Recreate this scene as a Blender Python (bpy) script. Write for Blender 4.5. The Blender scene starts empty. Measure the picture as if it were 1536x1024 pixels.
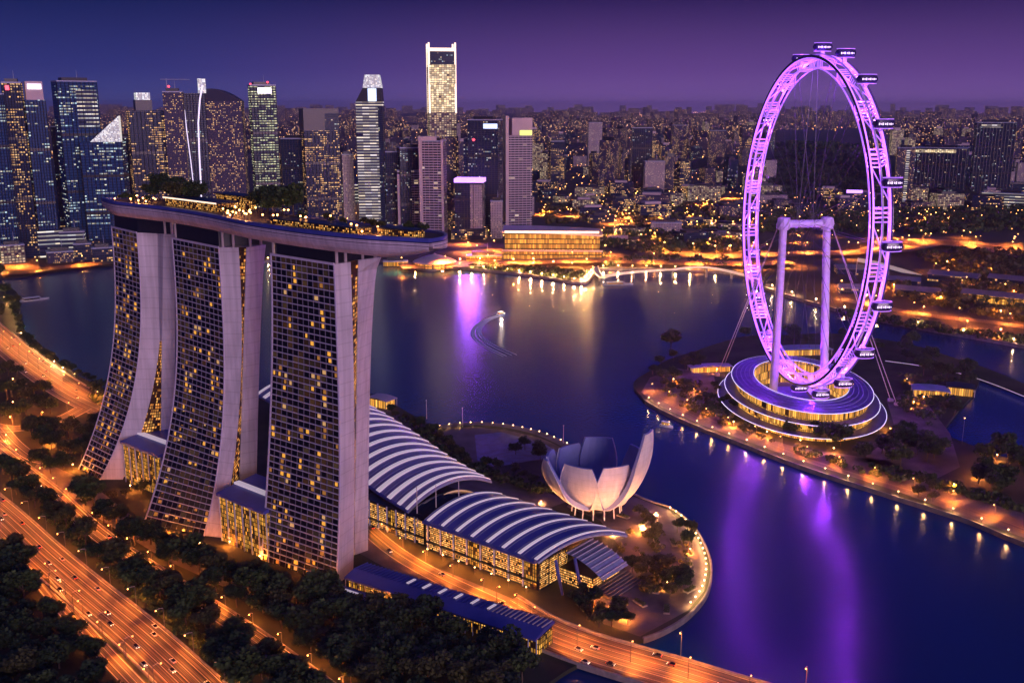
import bpy, math, random
from mathutils import Vector
random.seed(7)
R = math.radians
S = bpy.context.scene
COL = S.collection

# ------------------------------------------------------------------ camera, world, sun, exposure
F, HC, HOR = 1500.0, 268.0, 162.0            # focal length in photo pixels, camera height, horizon row
TH = math.atan((512 - HOR) / F); CT, ST = math.cos(TH), math.sin(TH)
cd = bpy.data.cameras.new('camera'); cam = bpy.data.objects.new('camera', cd); COL.objects.link(cam)
cd.sensor_width = 36; cd.lens = 36 * F / 1536; cd.clip_start = 1; cd.clip_end = 120000
cam.location = (0, 0, HC); cam.rotation_euler = (math.pi / 2 - TH, 0, 0)
S.camera = cam
S.view_settings.view_transform = 'Standard'; S.view_settings.look = 'None'
S.view_settings.exposure = 0; S.view_settings.gamma = 1
S.cycles.use_denoising = True
S.cycles.max_bounces = 6; S.cycles.diffuse_bounces = 2; S.cycles.glossy_bounces = 3; S.cycles.volume_bounces = 0
S.cycles.transmission_bounces = 2; S.cycles.transparent_max_bounces = 4
S.cycles.sample_clamp_indirect = 4; S.cycles.caustics_reflective = False; S.cycles.caustics_refractive = False
S.cycles.use_light_tree = True

W = bpy.data.worlds.new('World'); S.world = W; W.use_nodes = True
nt = W.node_tree; N = nt.nodes; L = nt.links
bg = N['Background']; bg.inputs['Strength'].default_value = 1.0
tc = N.new('ShaderNodeTexCoord'); sp = N.new('ShaderNodeSeparateXYZ'); L.new(tc.outputs['Generated'], sp.inputs[0])
def ramp(nodes, stops, interp='EASE'):
    r = nodes.new('ShaderNodeValToRGB'); r.color_ramp.interpolation = interp
    e = r.color_ramp.elements
    while len(e) < len(stops): e.new(0.5)
    for i, (p, c) in enumerate(stops): e[i].position = p; e[i].color = (*c, 1)
    return r
mr = N.new('ShaderNodeMapRange'); mr.inputs['From Min'].default_value = -0.02; mr.inputs['From Max'].default_value = 0.6
L.new(sp.outputs['Z'], mr.inputs['Value'])
blue = ramp(N, [(0, (.062, .072, .25)), (.032, (.060, .070, .26)), (.09, (.030, .036, .19)), (.20, (.005, .012, .085)), (.4, (.004, .018, .14)), (1, (.006, .028, .18))], 'LINEAR')
purp = ramp(N, [(0, (.21, .11, .34)), (.032, (.195, .10, .36)), (.09, (.12, .055, .25)), (.20, (.020, .011, .085)), (.4, (.004, .014, .12)), (1, (.006, .028, .18))], 'LINEAR')
L.new(mr.outputs[0], blue.inputs[0]); L.new(mr.outputs[0], purp.inputs[0])
ma = N.new('ShaderNodeMapRange'); ma.inputs['From Min'].default_value = -0.40; ma.inputs['From Max'].default_value = 0.14; ma.interpolation_type = 'SMOOTHSTEP'
L.new(sp.outputs['X'], ma.inputs['Value'])
mx = N.new('ShaderNodeMix'); mx.data_type = 'RGBA'
L.new(ma.outputs[0], mx.inputs['Factor']); L.new(blue.outputs[0], mx.inputs['A']); L.new(purp.outputs[0], mx.inputs['B'])
L.new(mx.outputs['Result'], bg.inputs['Color'])

sd = bpy.data.lights.new('afterglow', 'SUN'); sun = bpy.data.objects.new('afterglow', sd); COL.objects.link(sun)
sd.energy = 1.75; sd.angle = R(25); sd.color = (1.0, .66, .92)
sun.rotation_euler = Vector((-.42, .88, -.14)).to_track_quat('-Z', 'Y').to_euler()

# ------------------------------------------------------------------ layout helpers
def G(px, py, z=0.0):
    """where the sight line through a photo point meets the level z"""
    x = (px - 768) / F; u = (512 - py) / F
    dy, dz = CT + u * ST, -ST + u * CT
    t = (z - HC) / dz
    return Vector((x * t, dy * t, z))
def ZT(py, gy):
    """height of something whose top shows on row py and which stands at depth gy"""
    u = (512 - py) / F
    return HC + (-ST + u * CT) * gy / (CT + u * ST)
def spline(pts, n=8, closed=False):
    pts = [Vector(p) for p in pts]; out = []; m = len(pts)
    for i in range(m if closed else m - 1):
        if closed: p0, p1, p2, p3 = pts[i - 1], pts[i], pts[(i + 1) % m], pts[(i + 2) % m]
        else: p0, p1, p2, p3 = pts[max(i - 1, 0)], pts[i], pts[i + 1], pts[min(i + 2, m - 1)]
        for k in range(n):
            t = k / n
            out.append(.5 * ((2 * p1) + (p2 - p0) * t + (2 * p0 - 5 * p1 + 4 * p2 - p3) * t * t + (3 * p1 - p0 - 3 * p2 + p3) * t ** 3))
    if not closed: out.append(pts[-1].copy())
    return out
def along(pts, step, start=0.0):
    """points and headings every step metres along a polyline"""
    res = []; d = start; acc = 0
    for a, b in zip(pts, pts[1:]):
        l = (b - a).length
        while d <= acc + l and l > 0:
            res.append((a.lerp(b, (d - acc) / l), (b - a).normalized())); d += step
        acc += l
    return res
def inside(x, y, poly):
    c = False; j = len(poly) - 1
    for i in range(len(poly)):
        if (poly[i][1] > y) != (poly[j][1] > y) and x < (poly[j][0] - poly[i][0]) * (y - poly[i][1]) / (poly[j][1] - poly[i][1]) + poly[i][0]: c = not c
        j = i
    return c
def to_px(p):
    z = p[2] - HC; dep = p[1] * CT - z * ST; up = p[1] * ST + z * CT
    return 768 + F * p[0] / dep, 512 - F * up / dep

# ------------------------------------------------------------------ mesh helpers
class MB:
    def __init__(s): s.v = []; s.f = []; s.uv = []
    def face(s, pts, uv=None):
        i = len(s.v); s.v += [tuple(p) for p in pts]; s.f.append(list(range(i, i + len(pts))))
        s.uv.append(uv or [(0, 0)] * len(pts))
    def grid(s, rows, closed=False, uvs=None):
        """rows of points joined by quads"""
        i0 = len(s.v); m = len(rows[0]); n = len(rows)
        for r in rows: s.v += [tuple(p) for p in r]
        for a in range(n - 1):
            for b in range(m if closed else m - 1):
                b2 = (b + 1) % m
                s.f.append([i0 + a * m + b, i0 + a * m + b2, i0 + (a + 1) * m + b2, i0 + (a + 1) * m + b])
                if uvs: s.uv.append([uvs(a, b), uvs(a, b + 1), uvs(a + 1, b + 1), uvs(a + 1, b)])
                else: s.uv.append([(0, 0)] * 4)
    def prism(s, poly, z0, z1, cap=True, u0=0.0, base=False):
        """vertical walls over a plan outline, wall UVs in metres"""
        poly = [Vector((p[0], p[1], 0)) for p in poly]; u = u0; n = len(poly)
        ar = sum(poly[i].x * poly[(i + 1) % n].y - poly[(i + 1) % n].x * poly[i].y for i in range(n))
        if ar < 0: poly.reverse()
        for i in range(n):
            a, b = poly[i], poly[(i + 1) % n]; l = (b - a).length
            s.face([(a.x, a.y, z0), (b.x, b.y, z0), (b.x, b.y, z1), (a.x, a.y, z1)], [(u, z0), (u + l, z0), (u + l, z1), (u, z1)]); u += l
        if cap: s.face([(p.x, p.y, z1) for p in poly], [(-1e4, -1e4)] * n)
        if base: s.face([(p.x, p.y, z0) for p in reversed(poly)], [(-1e4, -1e4)] * n)
    def box(s, c, sx, sy, sz, rz=0.0):
        ca, sa = math.cos(rz), math.sin(rz); q = []
        for dx, dy in ((-1, -1), (1, -1), (1, 1), (-1, 1)):
            x, y = dx * sx / 2, dy * sy / 2; q.append((c[0] + x * ca - y * sa, c[1] + x * sa + y * ca))
        s.prism(q, c[2], c[2] + sz, base=True)
    def bar(s, a, b, w, h):
        """a square bar from a to b"""
        a, b = Vector(a), Vector(b); d = (b - a).normalized(); up = Vector((0, 0, 1)) if abs(d.z) < .95 else Vector((1, 0, 0))
        x = d.cross(up).normalized() * w / 2; y = x.cross(d).normalized() * h / 2
        ra = [a - x - y, a + x - y, a + x + y, a - x + y]; rb = [p + (b - a) for p in ra]
        s.grid([ra, rb], closed=True); s.face(list(reversed(ra))); s.face(rb)
    def tube(s, pts, r, n=6, closed=False, cap=True):
        pts = [Vector(p) for p in pts]; m = len(pts); rows = []
        rr = r if isinstance(r, (list, tuple)) else [r] * m
        px = None
        for i in range(m):
            a = pts[i - 1] if (i or closed) else pts[0]; b = pts[(i + 1) % m] if (i < m - 1 or closed) else pts[i]
            d = (b - a).normalized()
            if px is None:
                up = Vector((0, 0, 1)) if abs(d.z) < .9 else Vector((1, 0, 0)); x = d.cross(up).normalized()
            else: x = (px - d * px.dot(d)).normalized()
            px = x; y = d.cross(x)
            rows.append([pts[i] + (x * math.cos(k * 2 * math.pi / n) + y * math.sin(k * 2 * math.pi / n)) * rr[i] for k in range(n)])
        if closed: rows.append(rows[0])
        s.grid(rows, closed=True)
        if cap and not closed: s.face(list(reversed(rows[0]))); s.face(rows[-1])
    def lathe(s, prof, c, n=12):
        s.grid([[(c[0] + r * math.cos(k * 2 * math.pi / n), c[1] + r * math.sin(k * 2 * math.pi / n), c[2] + z) for k in range(n)] for r, z in prof], closed=True)
    def strip(s, left, right, uvs=True):
        d = 0.0
        for i in range(len(left) - 1):
            l = ((left[i + 1] + right[i + 1]) / 2 - (left[i] + right[i]) / 2).length; w = (right[i] - left[i]).length
            s.face([right[i], right[i + 1], left[i + 1], left[i]], [(w, d), (w, d + l), (0, d + l), (0, d)]); d += l
    def mesh(s, name):
        me = bpy.data.meshes.new(name); me.from_pydata(s.v, [], s.f)
        ul = me.uv_layers.new(name='UVMap'); k = 0; flat = []
        for u in s.uv:
            for q in u: flat += q
        ul.data.foreach_set('uv', flat)
        return me
    def build(s, name, m, parent=None, smooth=False):
        me = s.mesh(name); me.materials.append(m)
        if smooth: me.polygons.foreach_set('use_smooth', [True] * len(me.polygons))
        return link(name, me, parent)
def link(name, me, parent=None):
    o = bpy.data.objects.new(name, me); COL.objects.link(o)
    if parent:
        o.parent = parent; w = Vector((0, 0, 0)); p = parent
        while p: w += p.location; p = p.parent
        o.location = -w                                     # meshes are laid out in world metres
    return o
def tag(o, label=None, cat=None, group=None, kind=None):
    if label: o['label'] = label
    if cat: o['category'] = cat
    if group: o['group'] = group
    if kind: o['kind'] = kind
    return o
def thing(name, label, cat, loc=(0, 0, 0), group=None):
    o = bpy.data.objects.new(name, None); COL.objects.link(o); o.location = loc
    return tag(o, label, cat, group)
def copy_tree(o, parent=None):
    c = o.copy(); COL.objects.link(c)
    if parent: c.parent = parent
    for ch in list(KIDS.get(o.name, [])): copy_tree(ch, c)
    return c
KIDS = {}
def kid(parent, child): KIDS.setdefault(parent.name, []).append(child); return child
def struct(o): o['kind'] = 'structure'; return o

# ------------------------------------------------------------------ materials
def mat(name, col, rough=.6, metal=0.0, emit=None, es=0.0, var=.25, scale=.3, spec=.5, bump=0.0):
    m = bpy.data.materials.new(name); m.use_nodes = True; n = m.node_tree.nodes; l = m.node_tree.links
    b = n['Principled BSDF']; b.inputs['Roughness'].default_value = rough; b.inputs['Metallic'].default_value = metal
    b.inputs['Specular IOR Level'].default_value = spec
    b.inputs['Base Color'].default_value = (*col, 1)
    if var > 0:
        t = n.new('ShaderNodeTexCoord'); z = n.new('ShaderNodeTexNoise'); z.inputs['Scale'].default_value = scale; z.inputs['Detail'].default_value = 5
        l.new(t.outputs['Object'], z.inputs['Vector'])
        r = ramp(n, [(.3, tuple(c * (1 - var) for c in col)), (.7, tuple(min(1, c * (1 + var)) for c in col))], 'LINEAR')
        l.new(z.outputs['Fac'], r.inputs[0]); l.new(r.outputs[0], b.inputs['Base Color'])
        if bump:
            bp = n.new('ShaderNodeBump'); bp.inputs['Strength'].default_value = bump; l.new(z.outputs['Fac'], bp.inputs['Height']); l.new(bp.outputs[0], b.inputs['Normal'])
    if emit: b.inputs['Emission Color'].default_value = (*emit, 1); b.inputs['Emission Strength'].default_value = es
    return m
def panels(m, jz, jw, dark=.72, stain=.25):
    """thin joints every jz metres of height and faint rain streaks"""
    n = m.node_tree.nodes; l = m.node_tree.links; b = n['Principled BSDF']; src = b.inputs['Base Color'].links[0].from_socket
    t = n.new('ShaderNodeTexCoord'); s_ = n.new('ShaderNodeSeparateXYZ'); l.new(t.outputs['Object'], s_.inputs[0])
    d = n.new('ShaderNodeMath'); d.operation = 'DIVIDE'; d.inputs[1].default_value = jz; l.new(s_.outputs[2], d.inputs[0])
    f = n.new('ShaderNodeMath'); f.operation = 'FRACT'; l.new(d.outputs[0], f.inputs[0])
    c = n.new('ShaderNodeMath'); c.operation = 'LESS_THAN'; c.inputs[1].default_value = jw / jz; l.new(f.outputs[0], c.inputs[0])
    mp = n.new('ShaderNodeMapping'); mp.inputs['Scale'].default_value = (.45, .45, .02); l.new(t.outputs['Object'], mp.inputs[0])
    z = n.new('ShaderNodeTexNoise'); z.inputs['Scale'].default_value = 1; z.inputs['Detail'].default_value = 4; l.new(mp.outputs[0], z.inputs['Vector'])
    rr = ramp(n, [(.35, (1 - stain,) * 3), (.65, (1.0,) * 3)], 'LINEAR'); l.new(z.outputs['Fac'], rr.inputs[0])
    m1 = n.new('ShaderNodeMix'); m1.data_type = 'RGBA'; m1.blend_type = 'MULTIPLY'; m1.inputs['Factor'].default_value = 1; l.new(src, m1.inputs['A']); l.new(rr.outputs[0], m1.inputs['B'])
    m2 = n.new('ShaderNodeMix'); m2.data_type = 'RGBA'; m2.blend_type = 'MULTIPLY'; m2.inputs['B'].default_value = (dark, dark, dark, 1); l.new(c.outputs[0], m2.inputs['Factor']); l.new(m1.outputs['Result'], m2.inputs['A'])
    l.new(m2.outputs['Result'], b.inputs['Base Color']); return m
def winmat(name, base, cw, ch, dens, c1, c2, es, rows=.0, mw=.7, mh=.55, rough=.2, frame=None, metal=0.0, whole=0.0):
    """a curtain wall: a grid of panes of which some rooms are lit; rows makes whole storeys lit together"""
    m = bpy.data.materials.new(name); m.use_nodes = True; n = m.node_tree.nodes; l = m.node_tree.links
    b = n['Principled BSDF']; b.inputs['Roughness'].default_value = rough; b.inputs['Specular IOR Level'].default_value = .12
    uv = n.new('ShaderNodeUVMap'); s = n.new('ShaderNodeSeparateXYZ'); l.new(uv.outputs[0], s.inputs[0])
    def M(op, a, c=None):
        k = n.new('ShaderNodeMath'); k.operation = op
        for i, q in enumerate((a, c)):
            if q is None: continue
            if isinstance(q, (int, float)): k.inputs[i].default_value = q
            else: l.new(q, k.inputs[i])
        return k.outputs[0]
    u = M('DIVIDE', s.outputs[0], cw); v = M('DIVIDE', s.outputs[1], ch)
    fu, fv = M('FLOOR', u), M('FLOOR', v); ru, rv = M('FRACT', u), M('FRACT', v)
    oi = n.new('ShaderNodeObjectInfo'); rnd = M('MULTIPLY', oi.outputs['Random'], 97.0)
    def white(a, c, d):
        x = n.new('ShaderNodeCombineXYZ'); l.new(a, x.inputs[0]); l.new(c, x.inputs[1]); l.new(d, x.inputs[2])
        w = n.new('ShaderNodeTexWhiteNoise'); w.noise_dimensions = '3D'; l.new(x.outputs[0], w.inputs[0]); return w
    grp = M('FLOOR', M('DIVIDE', u, 5.0))
    w1 = white(fu, fv, rnd); w2 = white(grp, fv, rnd)
    pick = M('ADD', M('MULTIPLY', w1.outputs['Value'], 1 - rows), M('MULTIPLY', w2.outputs['Value'], rows))
    xc = n.new('ShaderNodeCombineXYZ'); l.new(M('MULTIPLY', fu, .13), xc.inputs[0]); l.new(M('MULTIPLY', fv, .09), xc.inputs[1]); l.new(rnd, xc.inputs[2])
    nz = n.new('ShaderNodeTexNoise'); nz.inputs['Scale'].default_value = 1.0; nz.inputs['Detail'].default_value = 1; l.new(xc.outputs[0], nz.inputs['Vector'])
    cl = M('MULTIPLY', M('SUBTRACT', nz.outputs['Fac'], .28), 4.6 if dens < .6 else 0.0)
    thr = M('MULTIPLY', M('MINIMUM', M('MAXIMUM', cl, .06), 1.9), dens) if dens < .6 else dens
    lit = M('LESS_THAN', pick, thr)
    if mw < 1: lit = M('MULTIPLY', lit, M('LESS_THAN', ru, mw))
    msk = M('MULTIPLY', lit, M('LESS_THAN', rv, mh))
    msk = M('MULTIPLY', msk, M('GREATER_THAN', s.outputs[1], -5000.0))
    sc = n.new('ShaderNodeSeparateColor'); l.new(w1.outputs['Color'], sc.inputs[0])
    stv = M('MULTIPLY', msk, M('MULTIPLY', M('ADD', M('MULTIPLY', M('POWER', sc.outputs[1], 2.0), 1.3), .35), es))
    cm = n.new('ShaderNodeMix'); cm.data_type = 'RGBA'; cm.inputs['A'].default_value = (*c1, 1); cm.inputs['B'].default_value = (*c2, 1)
    l.new(sc.outputs[2], cm.inputs['Factor'])
    l.new(cm.outputs['Result'], b.inputs['Emission Color']); l.new(stv, b.inputs['Emission Strength'])
    gm = M('MULTIPLY', M('LESS_THAN', ru, mw), M('LESS_THAN', rv, mh))
    bm = n.new('ShaderNodeMix'); bm.data_type = 'RGBA'; fr = frame or tuple(c * 1.8 for c in base)
    bm.inputs['A'].default_value = (*fr, 1); bm.inputs['B'].default_value = (*base, 1); l.new(gm, bm.inputs['Factor'])
    l.new(bm.outputs['Result'], b.inputs['Base Color'])
    rm = M('ADD', M('MULTIPLY', M('SUBTRACT', 1.0, gm), .4), rough); l.new(rm, b.inputs['Roughness'])
    return m

AMB, GOLD, COOL, WARMW = (1, .42, .07), (1, .62, .20), (.62, .85, 1), (1, .82, .50)
M_ = {}
M_['wall'] = mat('lavender_concrete', (.58, .53, .58), .7, var=.12, scale=.05); panels(M_['wall'], 7.5, .5, .8, .22)
M_['slab'] = mat('pale_concrete', (.56, .50, .63), .6, var=.1, scale=.5)
M_['glass'] = mat('dark_glass', (.006, .007, .014), .12, var=.3, scale=.05, spec=.2)
M_['rooms'] = None
M_['fin'] = mat('grey_fin', (.13, .115, .18), .6, var=.1)
M_['room'] = mat('lit_room', (.3, .2, .05), .6, emit=(1, .44, .045), es=.85, var=0)
M_['room2'] = mat('dim_lit_room', (.3, .2, .05), .6, emit=(1, .38, .04), es=.26, var=0)
M_['room3'] = mat('curtained_room', (.3, .25, .15), .6, emit=(1, .54, .16), es=.5, var=0)
M_['hull'] = mat('hull_panels', (.54, .44, .52), .5, var=.14, scale=.10); panels(M_['hull'], 2.6, .3, .78, .22)
M_['rail'] = mat('blue_parapet', (.05, .06, .30), .35, var=.2, scale=.1)
M_['deck'] = mat('timber_deck', (.10, .06, .04), .7, var=.3)
M_['dark'] = mat('dark_cladding', (.012, .012, .02), .4, var=.3)
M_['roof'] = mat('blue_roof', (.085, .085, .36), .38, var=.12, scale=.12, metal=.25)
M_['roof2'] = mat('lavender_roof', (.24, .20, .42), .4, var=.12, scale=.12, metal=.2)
M_['rib'] = mat('skylight_rib', (.75, .68, .72), .5, emit=(1, .80, .86), es=.36, var=0)
M_['steel'] = mat('painted_steel', (.30, .32, .45), .4, var=.15)
M_['mast'] = mat('pale_steel', (.5, .42, .42), .4, var=.1)
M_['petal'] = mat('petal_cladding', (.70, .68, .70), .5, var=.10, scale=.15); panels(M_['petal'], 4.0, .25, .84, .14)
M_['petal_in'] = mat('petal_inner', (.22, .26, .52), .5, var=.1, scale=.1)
M_['pave'] = mat('paving', (.13, .105, .095), .75, var=.45, scale=.06)
M_['ground'] = mat('grass_ground', (.035, .04, .02), .9, var=.5, scale=.04)
M_['city'] = mat('city_ground', (.045, .036, .032), .9, var=.7, scale=.006)
M_['quay'] = mat('quay_stone', (.22, .19, .18), .7, var=.3, scale=.2)
M_['bark'] = mat('bark', (.09, .06, .04), .8, var=.3, scale=1)
def leaf(name, c): return mat(name, c, .75, var=.6, scale=.35)
M_['leaf'] = [leaf('leaves_dark', (.032, .055, .014)), leaf('leaves_mid', (.050, .075, .016)), leaf('leaves_olive', (.070, .070, .016))]
M_['bulb'] = mat('sodium_bulb', (.9, .6, .3), .5, emit=(1, .40, .09), es=16, var=0)
M_['bulbw'] = mat('warm_bulb', (.9, .8, .6), .5, emit=(1, .55, .20), es=16, var=0)
M_['neon'] = mat('purple_led', (.5, .3, .8), .4, emit=(.46, .14, 1.0), es=2.2, var=0)
M_['neon2'] = mat('lilac_led', (.6, .4, .8), .4, emit=(.44, .15, 1.0), es=.95, var=0)
M_['wheelsteel'] = mat('white_steel', (.70, .62, .74), .4, var=.08, scale=.3)
M_['cable'] = mat('cable', (.08, .07, .10), .4, var=0)
M_['caps'] = mat('capsule_glass', (.03, .02, .09), .15, var=0)
M_['capswin'] = mat('capsule_lights', (.8, .7, .9), .4, emit=(.86, .66, 1.0), es=1.3, var=0)
M_['edge'] = mat('white_edge_light', (.8, .8, .9), .4, emit=(.80, .72, 1.0), es=1.1, var=0)
M_['amberwall'] = winmat('amber_glazing', (.12, .06, .02), 2.0, 8.0, .93, (1, .40, .05), (1, .50, .10), 1.15, 0, .8, .95, .4, frame=(.03, .02, .015))
M_['mallwin'] = winmat('mall_glazing', (.05, .03, .01), 1.15, 1.5, .80, (1, .38, .06), (1, .54, .18), 1.6, .3, .72, .6, .4, frame=(.04, .025, .015))
M_['atrium'] = winmat('atrium_glazing', (.05, .03, .01), 1.6, 2.8, .72, (1, .42, .04), (1, .52, .09), .8, .2, .62, .8, .4, frame=(.05, .035, .02))
M_['gap'] = winmat('slot_lights', (.04, .02, .01), 1.4, 2.2, .5, (1, .30, .04), (1, .50, .12), .9, .1, .7, .7, .5)
M_['rooms'] = winmat('hotel_rooms', (.006, .007, .014), 1, 1, .42, (1, .36, .06), (.9, .55, .25), .035, .25, .9, .8, .15, frame=(.02, .02, .03))
M_['mark'] = mat('road_paint', (.75, .6, .45), .6, var=.15, scale=.3)
M_['barrier'] = mat('concrete_barrier', (.30, .25, .22), .7, var=.25, scale=.3)
M_['pole'] = mat('dark_pole', (.10, .09, .09), .5, var=.2)
M_['white'] = mat('white_paint', (.8, .8, .8), .4, var=.05)
M_['arc_white'] = mat('arc_white', (.85, .82, .88), .9, var=.1, scale=.4)
M_['signw'] = mat('white_sign', (.8, .8, .9), .4, emit=(.95, .92, 1), es=1.6, var=0)
M_['signr'] = mat('red_beacon', (.8, .1, .1), .4, emit=(1, .05, .08), es=4, var=0)
M_['signp'] = mat('purple_sign', (.6, .4, .9), .4, emit=(.50, .22, 1), es=2.6, var=0)
M_['signb'] = mat('blue_white_sign', (.6, .7, 1), .4, emit=(.55, .75, 1), es=1.4, var=0)
M_['signy'] = mat('yellow_sign', (.8, .9, .2), .4, emit=(.85, 1, .12), es=1.2, var=0)

# asphalt with pale streaks along the lanes, traffic light trails painted into the colour
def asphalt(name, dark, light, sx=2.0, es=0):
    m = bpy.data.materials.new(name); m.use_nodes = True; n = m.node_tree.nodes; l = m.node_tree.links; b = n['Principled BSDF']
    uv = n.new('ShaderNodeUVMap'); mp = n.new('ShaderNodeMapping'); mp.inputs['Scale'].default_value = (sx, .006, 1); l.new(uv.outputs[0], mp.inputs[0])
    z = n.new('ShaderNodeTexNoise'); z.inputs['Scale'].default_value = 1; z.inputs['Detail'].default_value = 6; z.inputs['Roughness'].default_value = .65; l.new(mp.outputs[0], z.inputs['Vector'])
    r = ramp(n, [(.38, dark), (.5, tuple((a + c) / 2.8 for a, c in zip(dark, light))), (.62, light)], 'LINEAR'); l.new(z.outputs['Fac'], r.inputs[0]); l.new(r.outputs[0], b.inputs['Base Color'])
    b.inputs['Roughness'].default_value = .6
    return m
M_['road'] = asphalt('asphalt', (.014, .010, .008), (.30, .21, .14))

# ------------------------------------------------------------------ water and land
wm = bpy.data.materials.new('bay_water'); wm.use_nodes = True; n = wm.node_tree.nodes; l = wm.node_tree.links; b = n['Principled BSDF']
b.inputs['Base Color'].default_value = (.001, .036, .16, 1); b.inputs['Roughness'].default_value = .215; b.inputs['IOR'].default_value = 1.33
t = n.new('ShaderNodeTexCoord'); z1 = n.new('ShaderNodeTexNoise'); z1.inputs['Scale'].default_value = .35; z1.inputs['Detail'].default_value = 3
l.new(t.outputs['Object'], z1.inputs['Vector'])
bp = n.new('ShaderNodeBump'); bp.inputs['Strength'].default_value = .16; bp.inputs['Distance'].default_value = .6
l.new(z1.outputs['Fac'], bp.inputs['Height']); l.new(bp.outputs[0], b.inputs['Normal'])
mb = MB(); mb.face([(-3000, 100, -2.2), (3000, 100, -2.2), (3000, 3200, -2.2), (-3000, 3200, -2.2)])
struct(mb.build('water', wm))

def land(name, pts, m, z=0.0, bottom=-6):
    mb = MB(); mb.prism([(p[0], p[1]) for p in pts], bottom, z); return struct(mb.build(name, m))
def GP(l, z=0): return [G(x, y, z) for x, y in l]
shoreA = [(0, 425), (24, 437), (30, 462), (27, 490), (46, 512), (75, 535), (105, 555), (135, 572), (165, 586), (220, 596), (300, 600), (400, 598), (500, 592), (552, 590), (580, 600), (612, 618), (640, 634),
          (655, 642), (670, 637), (710, 636), (760, 641), (810, 652), (850, 668), (880, 688), (915, 712), (945, 738), (975, 752), (1005, 762), (1035, 784), (1056, 815), (1067, 850), (1061, 888), (1036, 920), (1002, 943), (965, 958), (930, 962), (890, 985), (850, 1005), (815, 1030)]
SA = spline(GP(shoreA), 5)
land('peninsula_ground', SA + [Vector((0, 200, 0)), Vector((-900, 200, 0)), Vector((-1500, 900, 0)), Vector((-1500, 1600, 0))], M_['ground'])
shoreB = [(951, 582), (953, 570), (975, 556), (1000, 540), (1040, 527), (1085, 512), (1120, 504), (1180, 502), (1250, 500), (1320, 508), (1380, 520), (1430, 536), (1480, 552), (1536, 575)]
shoreB2 = [(1560, 600), (1470, 568), (1462, 590), (1440, 612), (1418, 640), (1425, 655), (1460, 668), (1490, 680), (1560, 700)]
shoreB3 = [(1700, 870), (1536, 815), (1450, 780), (1350, 748), (1250, 716), (1180, 692), (1110, 665), (1050, 642), (1000, 620), (968, 602)]
SB1, SB3 = spline(GP(shoreB), 5), spline(GP(shoreB3), 5)
ISL = SB1 + GP(shoreB2) + SB3
land('island_ground', ISL, M_['ground'])
shoreC = [(-200, 432), (-60, 422), (20, 416), (60, 409), (110, 402), (170, 397), (260, 395), (400, 392), (560, 392), (600, 394), (628, 403), (650, 405), (668, 401), (700, 403), (760, 409), (820, 417), (862, 424), (880, 423), (890, 412), (905, 404), (960, 404), (1040, 406), (1110, 412), (1130, 424), (1170, 440), (1230, 458), (1300, 476), (1380, 492), (1460, 506), (1536, 520), (1750, 560)]
SC = spline(GP(shoreC), 5)
land("far_shore_ground", [Vector((-29000, 3000, 0))] + SC + [Vector((29000, 3000, 0)), Vector((29000, 29000, 0)), Vector((-29000, 29000, 0))], M_['city'])

def ribbon(pts, w, z=.06, off=0.0):
    L_, R_ = [], []
    for i, p in enumerate(pts):
        d = (pts[min(i + 1, len(pts) - 1)] - pts[max(i - 1, 0)]); d.z = 0; d.normalize(); q = Vector((-d.y, d.x, 0))
        c = Vector((p.x, p.y, p.z + z)) + q * off
        L_.append(c + q * w / 2); R_.append(c - q * w / 2)
    return L_, R_
def road(name, px, w, z=.06, lanes=4, m=None, lvl=0.0, edge=True):
    pts = spline(GP(px, lvl), 8)
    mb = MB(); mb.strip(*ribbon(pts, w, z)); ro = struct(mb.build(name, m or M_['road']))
    if lanes:
        for k in range(lanes + 1):
            o = -w / 2 + .8 + (w - 1.6) * k / lanes
            mb = MB()
            if k in (0, lanes): mb.strip(*ribbon(pts, .45, z + .05, o))
            else:
                mb.strip(*ribbon(pts, .24, z + .05, o))  # inner lane paint left unbroken, also imitating the lines of light trails
            mb.build('lane_marking', M_['mark'], ro)
    return pts
def paving(name, px, z=.03, m=None, lvl=0.0):
    mb = MB(); mb.face([(p[0], p[1], lvl + z) for p in GP(px, lvl)]); return struct(mb.build(name, m or M_['pave']))
def quay_wall(name, pts, label, h=1.1, w=1.2, m=None):
    """stone kerb wall running along a shore"""
    o = thing(name, label, 'wall', tuple(pts[0]))
    rows = []
    for i, p in enumerate(pts):
        d = (pts[min(i + 1, len(pts) - 1)] - pts[max(i - 1, 0)]); d.z = 0; d.normalize(); q = Vector((-d.y, d.x, 0)) * w / 2
        rows.append([p - q + Vector((0, 0, -3)), p - q + Vector((0, 0, h)), p + q + Vector((0, 0, h)), p + q + Vector((0, 0, -3))])
    mb = MB(); mb.grid(rows); mb.face(rows[0]); mb.face(rows[-1]); mb.build('coping', m or M_['quay'], o)
    return o

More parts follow.
